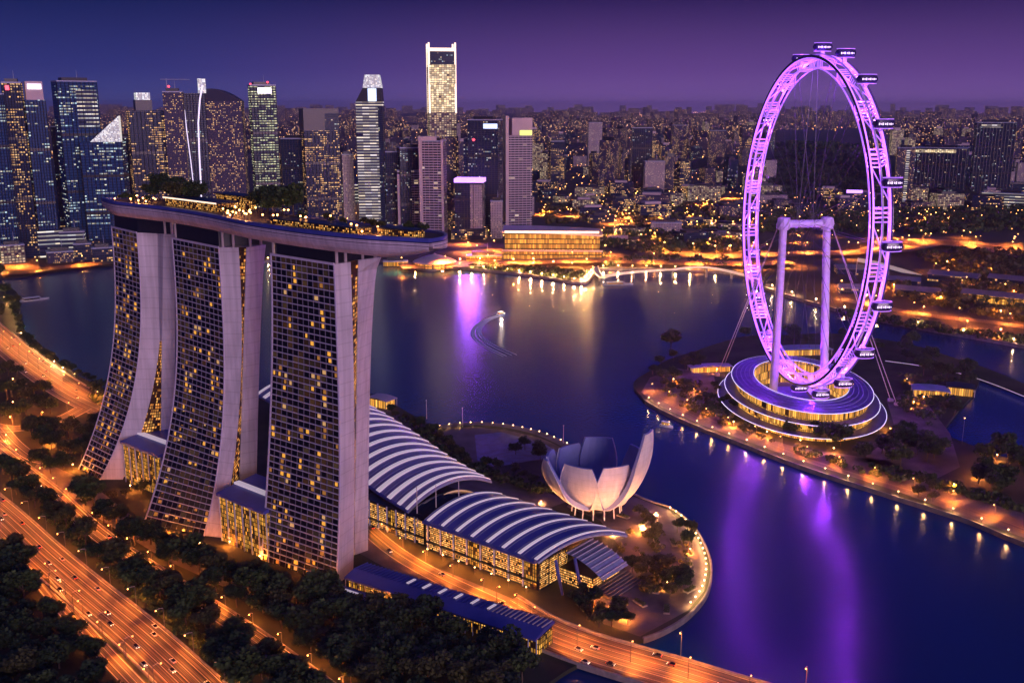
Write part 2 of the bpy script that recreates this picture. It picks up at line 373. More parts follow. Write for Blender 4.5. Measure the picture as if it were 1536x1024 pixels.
# ------------------------------------------------------------------ the three hotel towers
def hotel(label, zt, ed, nfl, nb, lit, seed, tops=True):
    """ed: for the plan corners A B C (front slab) and F K (rear slab): photo top, photo foot, sweep exponent"""
    rnd = random.Random(seed)
    def ln(top, foot, p):
        T, B = G(*top, zt), G(*foot, 0)
        def f(t):
            s = (1 - t) ** p
            return Vector((T.x + (B.x - T.x) * s, T.y + (B.y - T.y) * s, zt * t))
        return f
    A, B, C, Fq, K = [ln(*e) for e in ed]
    o = thing('hotel_tower', label, 'hotel tower', tuple((A(0) + B(0)) / 2))
    hd = (B(1) - A(1)).normalized(); out = Vector((hd.y, -hd.x, 0))
    ts = [i / 28 for i in range(29)]
    mb = MB(); rows = []
    for t in ts:
        a, b, c = A(t), B(t), C(t); rows.append([a, b, c, a + (c - b)])
    mb.grid(rows, closed=True); mb.face(rows[-1]); mb.build('front_slab', M_['wall'], o)
    mb = MB(); rows2 = []
    for t in ts:
        f, k = Fq(t), K(t); w = A(t) - B(t); rows2.append([f, k, k + w, f + w])
    mb.grid(rows2, closed=True); mb.face(rows2[-1]); mb.build('rear_slab', M_['wall'], o)
    # lit slot between the two slabs, set back from the end walls
    mb = MB(); g = []; u0 = -hd * .7
    for t in ts:
        c, f = C(t) + u0, Fq(t) + u0; g.append([c, f])
    mb.grid(g, uvs=lambda a, b: (b * 12.0 * (1 - ts[min(a, 28)] * .7), ts[min(a, 28)] * zt)); mb.build('atrium_slot', M_['gap'], o)
    # facade glass
    mb = MB(); g = []
    for t in ts:
        a, b = A(t), B(t); g.append([a.lerp(b, .015) + out * .3, a.lerp(b, .985) + out * .3])
    mb.grid(g, uvs=lambda a, b: (b * nb, ts[min(a, 28)] * nfl)); mb.build('glazing', M_['rooms'], o)
    for i in range(1, nfl + 1):
        t = i / nfl; a, b = A(t) + out * .55, B(t) + out * .55
        mb = MB(); mb.bar(a, b, .7, .42 if i < nfl else 1.3); mb.build('floor_slab', M_['slab'], o)
    for j in range(nb + 1):
        pts = [A(t).lerp(B(t), j / nb) + out * .5 for t in ts]
        mb = MB(); w = hd * (.11 if 0 < j < nb else .5)
        mb.grid([[p - w - out * .3, p - w + out * .2, p + w + out * .2, p + w - out * .3] for p in pts]); mb.build('fin', M_['fin'] if 0 < j < nb else M_['slab'], o)
    cells = set(); tries = 0
    cw = [rnd.random() ** 1.5 + .12 for _ in range(nb)]
    while len(cells) < lit and tries < 6000:
        tries += 1
        i = int(rnd.random() ** .85 * (nfl - 1)) if rnd.random() < .85 else rnd.randrange(nfl - 1); j = rnd.randrange(nb)
        if not tops: i = nfl - 1 - i
        if rnd.random() < cw[j]:
            cells.add((nfl - 2 - i, j))
            if rnd.random() < .25 and nfl - 3 - i > 0: cells.add((nfl - 3 - i, j))
    for (i, j) in cells:
        x0 = .14 + rnd.random() * .3; x1 = min(.9, x0 + .3 + rnd.random() * .4)
        q = []
        for (tt, x) in ((i + .22, x0), (i + .22, x1), (i + .84, x1), (i + .84, x0)):
            t = tt / nfl; q.append(A(t).lerp(B(t), (j + x) / nb) + out * .42)
        mb = MB(); mb.face(q); mb.build('lit_window', M_[rnd.choice(('room', 'room', 'room2', 'room2', 'room3'))], o)
    # recessed top storeys and the struts that carry the park
    ins = lambda p, q, k: p.lerp(q, k)
    a, b, k = A(1), B(1), K(1); d = a + (k - b); c0 = (a + b + k + d) / 4
    mb = MB(); mb.prism([(p + (c0 - p) * .10) for p in (a, b, k, d)], zt, 196); mb.build('recessed_storey', M_['dark'], o)
    for (p, q) in ((B(1), C(1)), (Fq(1), K(1)), (A(1), A(1) + (C(1) - B(1)))):
        for s in (.25, .8):
            e = p.lerp(q, s) - hd * (1.5 if p is not A(1) else -1.5)
            mb = MB(); mb.tube([e, e + Vector((0, 0, 196 - zt))], .9, 6); mb.build('strut', M_['mast'], o)
    return A, B, C, Fq, K, hd, out
H1 = hotel('farthest of the three curved hotel towers, its foot swept out most', 182,
      [((168, 340), (119, 703), 2.5), ((206, 349), (151, 719), 2.7), ((238, 349), (184, 719), 2.4), ((245, 351), (241, 712), 1), ((263, 352), (262, 706), 1)], 50, 7, 92, 3)
H2 = hotel('middle of the three curved hotel towers, many amber rooms lit', 183,
      [((259, 357), (217, 783), 2.9), ((329, 371), (307, 803), 3), ((358, 371), (332, 806), 2.3), ((370, 371), (358, 775), 1), ((399, 367), (384, 772), .8)], 50, 11, 99, 5, tops=True)
H3 = hotel('nearest of the three hotel towers, its dark facade almost straight', 187,
      [((407, 381), (393, 838), 1.6), ((502, 396), (505, 878), 3), ((526, 393), (530, 856), 2), ((538, 390), (532, 832), 1), ((572, 386), (552, 825), .5)], 50, 12, 98, 11)

def link_hall(label, a_px, b_px, h, depth):
    a, b = G(*a_px), G(*b_px); d = (b - a).normalized(); v = Vector((-d.y, d.x, 0))
    o = thing('glass_hall', label, 'hall', tuple(a))
    mb = MB(); mb.prism([a, b, b + v * depth, a + v * depth], 0, h); mb.build('glazing', M_['atrium'], o)
    for k in range(7):
        p = a.lerp(b, k / 6) - v * .5; mb = MB(); mb.bar(p, p + Vector((0, 0, h)), .7, .7); mb.build('mullion', M_['steel'], o)
    e = v * 2.5
    mb = MB()
    r = [[a - e + Vector((0, 0, h + .2)), a - e + Vector((0, 0, h + 2)), a + v * (depth + 2) + Vector((0, 0, h + 6)), a + v * (depth + 2) + Vector((0, 0, h + .2))]]
    r.append([p + (b - a) for p in r[0]]); mb.grid(r, closed=True); mb.face(r[0][::-1]); mb.face(r[1]); mb.build('roof', M_['rail'], o)
    mb = MB(); mb.bar(a + v * depth * .5 + Vector((0, 0, h + 4.6)), b + v * depth * .5 + Vector((0, 0, h + 4.6)), 4, 1.2); mb.build('roof_light', M_['rib'], o)
link_hall('amber glass hall joining the far and middle hotel towers', (190, 722), (247, 746), 30, 26)
link_hall('amber glass hall joining the middle and near hotel towers', (334, 810), (404, 842), 31, 26)

# the boat-shaped park across the tower tops
RZ = 204
near = spline([G(x, y, RZ) for x, y in [(153, 301), (170, 306), (200, 309.5), (240, 314), (300, 323), (370, 337), (460, 350), (540, 358), (600, 361.5), (625, 363), (643, 364)]], 6)
nn = len(near); sky_o = thing('rooftop_park', 'long boat-shaped roof park laid across the three hotel towers', 'roof park', tuple(near[0]))
axis = (near[-1] - near[0]).normalized(); vdir = Vector((-axis.y, axis.x, 0))
s_of = [(p - near[0]).dot(axis) for p in near]; LEN = s_of[-1]
def wid(s):
    k = s / LEN
    e = min(1, (k / .14)) if k < .5 else min(1, (1 - k) / .17)
    return 3 + 40 * math.sqrt(max(0, 1 - (1 - e) ** 2))
cen = [p + vdir * (wid(s) / 2 if 0 else 21.5) for p, s in zip(near, s_of)]
# recentre the tapering ends on the middle line
secs = []
for p, s in zip(near, s_of):
    c = p + vdir * (wid(s) / 2); secs.append((c, wid(s) / 2))
def hull_row(c, w, k):
    dz = 10.6 * min(1, (w / 19.5) ** 1.2)
    prof = [(-1, -2.2), (-.985, -4.2), (-.90, -7.2 * dz / 13 - 2.2), (-.74, -10.4 * dz / 13), (-.5, -12.2 * dz / 13), (0, -13 * dz / 13), (.5, -12.2 * dz / 13), (.74, -10.4 * dz / 13), (.9, -7.2 * dz / 13 - 2.2), (.985, -4.2), (1, -2.2)]
    return [c + vdir * w * a + Vector((0, 0, z)) for a, z in prof]
mb = MB(); rows = [hull_row(c, w, 0) for c, w in secs]; mb.grid(rows); mb.face(rows[0]); mb.face(rows[-1]); mb.build('hull', M_['hull'], sky_o, smooth=True)
def band(name, z0, z1, off, m, th=.5):
    mb = MB(); rows = []
    for sgn in (-1, 1):
        g = []
        for c, w in secs:
            e = c + vdir * sgn * (w + off); i = e - vdir * sgn * th
            g.append([e + Vector((0, 0, z0)), e + Vector((0, 0, z1)), i + Vector((0, 0, z1)), i + Vector((0, 0, z0))])
        mb.grid(g)
    for q in (0, -1):
        c, w = secs[q]; e = vdir * (w + off)
        mb.face([c - e + Vector((0, 0, z0)), c + e + Vector((0, 0, z0)), c + e + Vector((0, 0, z1)), c - e + Vector((0, 0, z1))])
    return mb.build(name, m, sky_o)
band('groove', -2.6, -1.9, -.4, M_['dark'])
band('lower_rail', -1.9, -.5, .15, M_['hull'])
band('upper_groove', -.5, 0, -.3, M_['dark'])
band('parapet', 0, 1.9, .1, M_['rail'], 2.2)
mb = MB(); mb.grid([[c - vdir * (w - .5) + Vector((0, 0, .6)), c + vdir * (w - .5) + Vector((0, 0, .6))] for c, w in secs]); mb.build('deck', M_['deck'], sky_o)
def deck_at(k, off=0.0, z=.6):
    """a place on the roof park: k along it 0..1, off -1..1 across it"""
    s = k * LEN
    i = min(range(nn), key=lambda q: abs(s_of[q] - s)); c, w = secs[i]
    return c + axis * (s - s_of[i]) + vdir * w * off + Vector((0, 0, z))

# ------------------------------------------------------------------ the mall with its two vaulted roofs
E0, E1 = G(642, 781, 20), G(803.5, 839, 20); UA = (E1 - E0).normalized(); VA = Vector((-UA.y, UA.x, 0))
def vault(label, e0, length, w, ribs, pk, ztip, slant=(11, 22), first=0.0, rm='roof'):
    """a barrel roof; e0 front eave start, ribs cross it"""
    o = thing('vaulted_roof', label, 'roof', tuple(e0))
    def pt(a, s, dz=0.0):
        sl = slant[0] + (slant[1] - slant[0]) * a / length
        z = e0.z + (ztip - e0.z) * s + (pk - (e0.z + ztip) / 2) * 4 * s * (1 - s)
        p = e0 + UA * (a + sl * s) + VA * (w * s); p.z = z + dz; return p
    ns = 20
    mb = MB(); na = 12
    top = [[pt(length * i / na, s / ns) for s in range(ns + 1)] for i in range(na + 1)]
    bot = [[pt(length * i / na, s / ns, -1.0) for s in range(ns + 1)] for i in range(na + 1)]
    rows = [t + list(reversed(b)) for t, b in zip(top, bot)]
    mb.grid(rows, closed=True); mb.face(rows[0]); mb.face(rows[-1]); mb.build('shell', M_[rm], o)
    for i in range(ribs):
        a = first + (length - first - 1) * i / (ribs - 1)
        mb = MB(); g = []
        for s in range(ns + 1):
            hw = 1.05 * (1 - .55 * s / ns)
            p = pt(a, s / ns, .1); h = Vector((0, 0, .55))
            g.append([p - UA * hw, p - UA * hw + h, p + UA * hw + h, p + UA * hw])
        mb.grid(g); mb.face(g[0]); mb.face(g[-1]); mb.build('roof_rib', M_['rib'], o)
        # shallow seams either side of each light rib
        for q in (-3.0, 3.0):
            mb = MB(); mb.tube([pt(a + q, s / ns, .12) for s in range(ns + 1)], .16, 4); mb.build('seam', M_['steel'], o)
    mb = MB(); mb.bar(pt(0, 0, -.9) - VA * 1.2, pt(length, 0, -.9) - VA * 1.2, 2.2, 1.6); mb.build('eave_gutter', M_['rail'], o)
    # gable truss in the open end
    mb = MB(); mb.tube([pt(length + .6, s / ns, -1.6) for s in range(ns + 1)], .7, 6); mb.build('end_arch', M_['steel'], o)
    return pt
RL = (E1 - E0).length
vault('near vaulted blue roof with seven white ribs beside the highway', E0 - UA * 3, RL + 4, 57, 8, 28.5, 23, first=3)
Q0 = E0 - UA * 106
def swept_roof(label, front, back, ribs, pk, m):
    """a long curved vault between a front eave line and a back eave line"""
    fr_, bk = spline(front, 8), spline(back, 8); o = thing('vaulted_roof', label, 'roof', tuple(fr_[0])); ns = 20; nl = len(fr_)
    def pt(t, s, dz=0.0):
        i = min(int(t), nl - 2); k = t - i; a = fr_[i].lerp(fr_[i + 1], k); b = bk[i].lerp(bk[i + 1], k)
        p = a.lerp(b, s); p.z += (pk - (a.z + b.z) / 2) * 4 * s * (1 - s) + dz; return p
    rows = [[pt(i, s / ns) for s in range(ns + 1)] + [pt(i, s / ns, -1) for s in range(ns, -1, -1)] for i in range(nl)]
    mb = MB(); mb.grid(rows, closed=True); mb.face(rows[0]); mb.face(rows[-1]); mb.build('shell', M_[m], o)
    for k in range(ribs):
        t = .4 + (nl - 1.8) * k / (ribs - 1); g = []
        for s in range(ns + 1):
            hw = .09 * (1 - .5 * s / ns) * (32 / ribs) * 1.9; h = Vector((0, 0, .6)); a, b = pt(max(t - hw, 0), s / ns, .1), pt(min(t + hw, nl - 1.01), s / ns, .1)
            g.append([a, a + h, b + h, b])
        mb = MB(); mb.grid(g); mb.face(g[0]); mb.face(g[-1]); mb.build('roof_rib', M_['rib'], o)
        mb = MB(); mb.tube([pt(min(t + .8, nl - 1.01), s / ns, .12) for s in range(ns + 1)], .18, 4); mb.build('seam', M_['steel'], o)
    mb = MB(); mb.tube([pt(i, 0, -.6) for i in range(nl)], 1.1, 5); mb.build('eave_gutter', M_['rail'], o)
    mb = MB(); mb.tube([pt(0, s / ns, -1.4) for s in range(ns + 1)], .7, 6); mb.build('end_arch', M_['steel'], o)
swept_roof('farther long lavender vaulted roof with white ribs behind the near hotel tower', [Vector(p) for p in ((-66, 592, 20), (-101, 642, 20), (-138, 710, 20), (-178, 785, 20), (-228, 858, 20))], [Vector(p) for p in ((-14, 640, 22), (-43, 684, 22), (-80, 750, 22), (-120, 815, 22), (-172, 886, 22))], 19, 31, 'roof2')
# glazed middle bay between the two vaults
o = thing('entrance_canopy', 'dark low glass canopy with three masts between the two vaulted roofs', 'canopy', tuple(E0))
mb = MB(); g = []
for a in (-19, -14, -9, -4):
    g.append([E0 + UA * (a + 9 * s) + VA * 52 * s + Vector((0, 0, -2 + 10.5 * 4 * s * (1 - s) * .8 + (1.6 if a in (-14, -9) else 0))) for s in [q / 10 for q in range(11)]])
mb.grid(g); mb.build('glass_shell', M_['glass'], o)
mb = MB(); mb.tube([E0 + UA * (-12 + 9 * s) + VA * (8 + 44 * s) + Vector((0, 0, -1 + 11.2 * 4 * s * (1 - s) * .8)) for s in [q / 12 for q in range(13)]], .8, 6); mb.build('lit_arch', mat('warm_arch', (.5, .35, .25), .5, emit=(1, .5, .2), es=.35, var=0), o)
for a, s in ((-12, .05), (-4, .22), (2, .5)):
    p = E0 + UA * a + VA * 52 * s; p.z = 12; mb = MB(); mb.tube([p, p + Vector((0, 0, 27))], [.45, .25], 6); mb.build('mast', M_['mast'], o)

def facade(label, a0, a1, zh, bays, depth, setback=2.0):
    """a long glazed front under the eaves, one window per bay"""
    p0, p1 = E0 + UA * a0 + VA * setback, E0 + UA * a1 + VA * setback
    o = thing('mall_block', label, 'building', (p0.x, p0.y, 0))
    mb = MB(); mb.prism([p0, p1, p1 + VA * depth, p0 + VA * depth], 0, zh); mb.build('wall', M_['dark'], o)
    w = (p1 - p0).length / bays
    for k in range(bays):
        q = p0 + UA * (w * (k + .09)) - VA * .25; r = p0 + UA * (w * (k + .91)) - VA * .25
        mb = MB(); mb.face([(q.x, q.y, 1.0), (r.x, r.y, 1.0), (r.x, r.y, zh - 1.5), (q.x, q.y, zh - 1.5)], [(k * 9.2, 0), (k * 9.2 + w * .82, 0), (k * 9.2 + w * .82, zh), (k * 9.2, zh)])
        mb.build('window', M_['mallwin'] if k % 4 != 3 or bays > 8 else M_['atrium'], o)
        c = p0 + UA * (w * k) - VA * .6
        mb = MB(); mb.bar((c.x, c.y, 0), (c.x, c.y, zh), .8, .9); mb.build('pier', M_['steel'], o)
    # lower-floor light shelf
    c, e = p0 - VA * 1.2, p1 - VA * 1.2
    mb = MB(); mb.bar((c.x, c.y, 5.5), (e.x, e.y, 5.5), 2.0, .5); mb.build('shelf', M_['dark'], o)
    # open east end
    for k in range(3):
        q = p1 + VA * (1 + 9 * k) + UA * .25; r = p1 + VA * (9 + 9 * k) + UA * .25
        mb = MB(); mb.face([(q.x, q.y, 1), (r.x, r.y, 1), (r.x, r.y, zh - 1.5), (q.x, q.y, zh - 1.5)], [(k * 11, 0), (k * 11 + 8, 0), (k * 11 + 8, zh), (k * 11, zh)]); mb.build('window', M_['mallwin'], o)
    return o
facade('long glass mall front glowing amber under the near vaulted roof', -2, RL + .5, 18.2, 8, 46)
facade('dim mall front of mixed bays beside the near hotel tower', -66, -7, 17.6, 7, 40, 4)
# glazed entrance at the east end with raking blue columns and a stepped canopy
o = thing('entrance_pavilion', 'stepped steel entrance canopy with raking columns at the mall end', 'canopy', (E1.x, E1.y, 0))
def ep(a, s, z): q = E1 + UA * a + VA * s; return Vector((q.x, q.y, z))
for (a, s) in ((9, 10), (16, 19)):
    mb = MB(); mb.tube([ep(a - 4, s + 2, 17), ep(a, s, 8), ep(a + 5, s - 3, 0)], [1.0, 1.1, .8], 6); mb.build('raking_column', M_['rail'], o)
mb = MB(); g = []
for k in range(9):
    t = k / 8; g.append([ep(4 + 27 * t, 22, 17.5 - 9 * t * t), ep(4 + 27 * t, 48, 17.5 - 9 * t * t)])
mb.grid(g); mb.build('canopy_roof', M_['steel'], o)
for k in range(8):
    mb = MB(); t = (k + .5) / 8; mb.bar(ep(4 + 27 * t, 22, 18 - 9 * t * t), ep(4 + 27 * t, 48, 18 - 9 * t * t), .7, .5); mb.build('canopy_fin', M_['slab'], o)
mb = MB(); mb.prism([ep(2, 20, 0), ep(26, 20, 0), ep(26, 46, 0), ep(2, 46, 0)], 0, 9); mb.build('glazing', M_['mallwin'], o)
for k in range(6):
    mb = MB(); mb.prism([ep(27 + 2 * k, 20, 0), ep(29 + 2 * k, 20, 0), ep(29 + 2 * k, 50, 0), ep(27 + 2 * k, 50, 0)], 0, 4.2 - .7 * k); mb.build('step', M_['pave'], o)

# long covered walkway along the highway
o = thing('covered_walkway', 'long blue-roofed covered walkway between trees and highway', 'walkway', tuple(G(520, 868)))
wa, wb = G(516, 868, 9), G(803, 962, 9); wd = (wb - wa).normalized(); wv = Vector((-wd.y, wd.x, 0)); WL = (wb - wa).length
mb = MB(); r = [wa + wv * 0, wa + wv * 0 + Vector((0, 0, 1.1)), wa + wv * 9 + Vector((0, 0, 3.2)), wa + wv * 19 + Vector((0, 0, 2.4)), wa + wv * 19 + Vector((0, 0, 1.2))]
g = [r, [p + wd * WL for p in r]]; mb.grid(g, closed=True); mb.face(g[0][::-1]); mb.face(g[1]); mb.build('roof', M_['roof'], o)
for k in range(46):
    p = wa + wd * (WL * (k + .5) / 46)
    mb = MB(); mb.bar(p + wv * 8.6 + Vector((0, 0, 3.6)), p + wv * 19 + Vector((0, 0, 2.8)), .55, .5); mb.build('roof_batten', M_['rail'] if k < 33 else M_['mast'], o)
for k in range(6):
    p = wa + wd * WL * (.30 + .085 * k); mb = MB(); mb.bar(p + wv * 9.5 + Vector((0, 0, 3.75)), p + wv * 16.5 + Vector((0, 0, 3.2)), 1.5, .5); mb.build('skylight', M_['rib'], o)
mb = MB(); mb.prism([wa + wv * 4, wb + wv * 4, wb + wv * 17, wa + wv * 17], 0, 9); mb.build('inner_wall', M_['atrium'], o)
for k in range(27):
    p = wa + wd * (WL * k / 26) + wv * 1.2; p.z = 0
    mb = MB(); mb.bar(p, p + Vector((0, 0, 9.1)), .5, .5); mb.build('post', M_['steel'], o)
o = thing('lower_canopy', 'narrow blue lower canopy at the foot of the near hotel tower', 'canopy', tuple(G(500, 885)))
ca = wa - wv * 9 - wd * 2; mb = MB(); r = [ca + Vector((0, 0, -3.4)), ca + Vector((0, 0, -3)), ca + wv * 6 + Vector((0, 0, -2)), ca + wv * 6 + Vector((0, 0, -2.4))]
g = [r, [p + wd * WL * .55 for p in r]]; mb.grid(g, closed=True); mb.face(g[0][::-1]); mb.face(g[1]); mb.build('roof', M_['rail'], o)
for k in range(10):
    p = ca + wd * (WL * .55 * k / 9) + wv * 3; p.z = 0; mb = MB(); mb.bar(p, p + Vector((0, 0, 6)), .4, .4); mb.build('post', M_['steel'], o)
mb = MB(); mb.bar(ca + wv * 3 + wd * 2 + Vector((0, 0, -2.1)), ca + wv * 3 + wd * 20 + Vector((0, 0, -2.1)), 1.6, .3); mb.build('roof_light', M_['rib'], o)

# ------------------------------------------------------------------ the lotus-shaped museum
MC = G(895, 766); MC.z = 0
lotus = thing('lotus_museum', 'pale lotus-shaped museum with upturned petals on the waterfront', 'museum', tuple(MC))
def petal(az, rt, zt, wmax, wt, p=1.7, w0=5.0):
    ca, sa = math.cos(az), math.sin(az); rad = Vector((ca, sa, 0)); tan = Vector((-sa, ca, 0))
    outer, inner = [], []; n = 16
    for k in range(n + 1):
        s = k / n; r = 13 + (rt - 13) * (math.sin(s * math.pi / 2) ** 1.0); z = 7 + (zt - 7) * s ** p
        w = w0 + (wmax - w0) * math.sin(min(1, s * 1.35) * math.pi / 2) if s < .74 else wmax + (wt - wmax) * ((s - .74) / .26) ** 1.5
        c = MC + rad * r + Vector((0, 0, z)); th = 3.4 * (1 - .65 * s) + .5
        r2 = max(r - th, 5); ci = MC + rad * r2 + Vector((0, 0, z + th * (1 - s) * .8 + .1))
        curv = .16 * w
        outer.append([c + tan * w * q - rad * curv * q * q for q in (-1, -.6, -.2, .2, .6, 1)])
        inner.append([ci + tan * w * .96 * q - rad * curv * q * q for q in (1, .6, .2, -.2, -.6, -1)])
    mb = MB(); mb.grid(outer); side = []
    pe = mb.build('petal', M_['petal'], lotus, smooth=True)
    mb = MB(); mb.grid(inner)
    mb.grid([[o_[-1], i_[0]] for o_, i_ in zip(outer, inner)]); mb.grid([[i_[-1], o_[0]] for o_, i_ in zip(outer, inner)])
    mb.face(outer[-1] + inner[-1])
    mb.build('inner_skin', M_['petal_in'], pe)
    mb = MB(); mb.tube([o_[0] for o_ in outer], .3, 4); mb.tube([o_[-1] for o_ in outer], .3, 4); mb.build('rim', M_['petal'], pe)
for az, rt, zt, w0, wm_, wt in ((-124, 28, 40, 12, 14.5, 10), (-68, 28, 41, 12, 13.5, 9), (-28, 37, 62, 12.5, 14.5, 6.5), (22, 31, 42, 10, 12, 7), (84, 28, 44, 11, 13, 9.5), (128, 31, 39, 11, 13, 9), (165, 35, 39, 11, 13.5, 8), (-158, 39, 42, 12.5, 13.5, 2.5)):
    petal(R(az), rt, zt, wm_, wt, w0=w0)
mb = MB(); mb.lathe([(9, 0), (11, 3), (10.5, 7.6), (0.1, 8)], MC, 16); mb.build('core', M_['dark'], lotus)
for k in range(14):
    a = k * 2 * math.pi / 14; p = MC + Vector((math.cos(a) * 17, math.sin(a) * 17, 0)); q = MC + Vector((math.cos(a) * 16, math.sin(a) * 16, 11))
    mb = MB(); mb.tube([p, q], .5, 6); mb.build('column', M_['petal'], lotus)

SPD = {}
# ------------------------------------------------------------------ the lit observation wheel
WC = Vector((255, 870, 170)); WR = 140.0; PH = -1.46
WD = Vector((math.cos(PH), math.sin(PH), 0)); WN = Vector((-WD.y, WD.x, 0)); UP = Vector((0, 0, 1))
wheel = thing('observation_wheel', 'giant observation wheel lit purple on the island', 'observation wheel', (WC.x, WC.y, 20))
def wp(a, r, off=0.0): return WC + (WD * math.cos(a) + UP * math.sin(a)) * r + WN * off
NR = 96
for r, off, rad, m in ((WR, 6.5, .8, 'neon'), (WR, -6.5, .8, 'neon'), (WR - 9, 5.0, .65, 'neon2'), (WR - 9, -5.0, .65, 'neon2'), (WR + 1.6, 0, .7, 'wheelsteel')):
    mb = MB(); mb.tube([wp(k * 2 * math.pi / NR, r, off) for k in range(NR)], rad, 6, closed=True); mb.build('rim_tube', M_[m], wheel)
for off in (6.2, -6.2):
    mb = MB(); mb.grid([[wp(k * 2 * math.pi / NR, WR - 2.2, off), wp(k * 2 * math.pi / NR, WR - .6, off), wp(k * 2 * math.pi / NR, WR - .6, off * .93), wp(k * 2 * math.pi / NR, WR - 2.2, off * .93)] for k in range(NR + 1)], closed=True); mb.build('rim_light_strip', M_['neon2'], wheel)
for off in (8.0, -8.0):
    mb = MB(); g = [[wp(k * 2 * math.pi / NR, WR - 1.0, off), wp(k * 2 * math.pi / NR, WR + 1.2, off), wp(k * 2 * math.pi / NR, WR + 1.2, off + .4), wp(k * 2 * math.pi / NR, WR - 1.0, off + .4)] for k in range(NR + 1)]
    mb.grid(g, closed=True); mb.build('rim_flange', M_['caps'], wheel)
NCAP = 20
for k in range(NCAP):
    a0 = (k + .5) * 2 * math.pi / NCAP; st = 2 * math.pi / NCAP
    mb = MB()
    for q in (-.12, -.04, .04, .12):
        a = a0 + q * st
        mb.tube([wp(a, WR - 9, 5), wp(a, WR, 6.5)], .45, 4); mb.tube([wp(a, WR - 9, -5), wp(a, WR, -6.5)], .45, 4)
        mb.tube([wp(a, WR, -6.5), wp(a, WR, 6.5)], .5, 4); mb.tube([wp(a, WR - 9, -5), wp(a, WR - 9, 5)], .5, 4)
    mb.build('ladder_frame', M_['neon2'], wheel)
    mb = MB(); mb.tube([wp(a0 + .18 * st, WR, 6.5), wp(a0 + .82 * st, WR, -6.5)], .5, 5)
    mb.build('brace', M_['neon2'], wheel)
    # cabin, always hanging level
    a = k * 2 * math.pi / NCAP; c = wp(a, WR + 7.5, 5.0)
    T_ = WN.cross(UP)
    def cabin(hx, hy, hz, n=10):
        rows = []
        for i in range(n + 1):
            x = -1 + 2 * i / n; e = (1 - abs(x) ** 4) ** .35 if abs(x) < 1 else .25
            e = max(e, .3)
            rows.append([c + WN * hx * x + T_ * (hy * e * math.cos(t)) + UP * (hz * e * math.copysign(abs(math.sin(t)) ** .6, math.sin(t))) for t in [j * math.pi / 6 for j in range(12)]])
        return rows
    mb = MB(); rr = cabin(8.2, 3.8, 3.7); mb.grid(rr, closed=True); mb.face(rr[0][::-1]); mb.face(rr[-1]); cp = mb.build('capsule', M_['caps'], wheel, smooth=False)
    for sg in (1, -1):
        for j, (x, w, h) in enumerate(((-.62, .9, 1.5), (-.44, .55, 1.1), (-.28, 1.0, 1.6), (-.05, .7, 1.2), (.12, .9, 1.6), (.32, .5, 1.2), (.46, .8, 1.4), (.62, .45, 1.0))):
            q = c + WN * 8.2 * x + T_ * sg * 3.95 - UP * .2
            mb = MB(); mb.bar(q - WN * w * .5, q + WN * w * .5, .3, h); mb.build('lamp_panel', M_['capswin'], cp)
    for zz in (3.5, -3.6):
        mb = MB(); mb.tube([c + WN * 7.4 * math.cos(t) + T_ * 3.7 * math.sin(t) + UP * zz * .95 for t in [j * math.pi / 12 for j in range(24)]], .28, 4, closed=True); mb.build('edge_light', M_['neon2'], cp)
    mb = MB(); mb.bar(wp(a, WR, 5), c, 3.2, 3.2); mb.build('mount', M_['wheelsteel'], cp)
    if True:
        mb = MB()
        mb.tube([WC + WN * 7, wp(a, WR - 9, 2)], .2, 3); mb.tube([WC - WN * 7, wp(a, WR - 9, -2)], .2, 3); mb.build('spoke_cable', M_['cable'], wheel)
for k in range(18):
    a = k * 2 * math.pi / 18 + .1
    d = SPD.get('w') or bpy.data.lights.new('rim_light', 'POINT'); SPD['w'] = d; d.energy = 85000; d.color = (.30, .03, 1); d.shadow_soft_size = .8
    q = bpy.data.objects.new('rim_light', d); COL.objects.link(q); q.parent = wheel; q.location = wp(a, WR - 4.5, 0) - wheel.location
AX = 19.5
mb = MB(); mb.tube([WC - WN * AX, WC + WN * AX], 3.4, 16); mb.build('axle', M_['wheelsteel'], wheel)
for sg, foot in ((-1, 0.0), (1, 9.0)):
    t = WC + WN * sg * AX; b = WC + WN * (sg * AX + foot); b = Vector((b.x, b.y, 10))
    mb = MB(); mb.tube([b, t], [3.7, 3.3], 18); mb.build('support_column', M_['wheelsteel'], wheel, smooth=True)
    mb = MB(); mb.lathe([(0.1, -6), (4.6, -5), (5.4, -2), (5.6, 2), (4.6, 5.4), (0.1, 6.2)], t, 14); hb = mb.build('hub', M_['wheelsteel'], wheel)
    for k in range(7):
        a = k * 2 * math.pi / 7; mb = MB(); mb.tube([t + Vector((5.6 * math.cos(a), 5.6 * math.sin(a), -4)), t + Vector((5.9 * math.cos(a + .5), 5.9 * math.sin(a + .5), 0)), t + Vector((5 * math.cos(a + .9), 5 * math.sin(a + .9), 4.6))], .55, 5); mb.build('hub_rib', M_['wheelsteel'], hb)
for top, feet in ((-1, ((1076, 562), (1086, 548))), (1, ((1345, 606), (1336, 600)))):
    for f in feet:
        mb = MB(); e = G(*f, 1); mb.tube([WC + WN * top * (AX + 4), e], .38, 5); mb.build('stay_cable', M_['mast'], wheel)
        mb = MB(); mb.box((e.x, e.y, 0), 4, 4, 2.5); mb.build('anchor_block', M_['wall'], wheel)

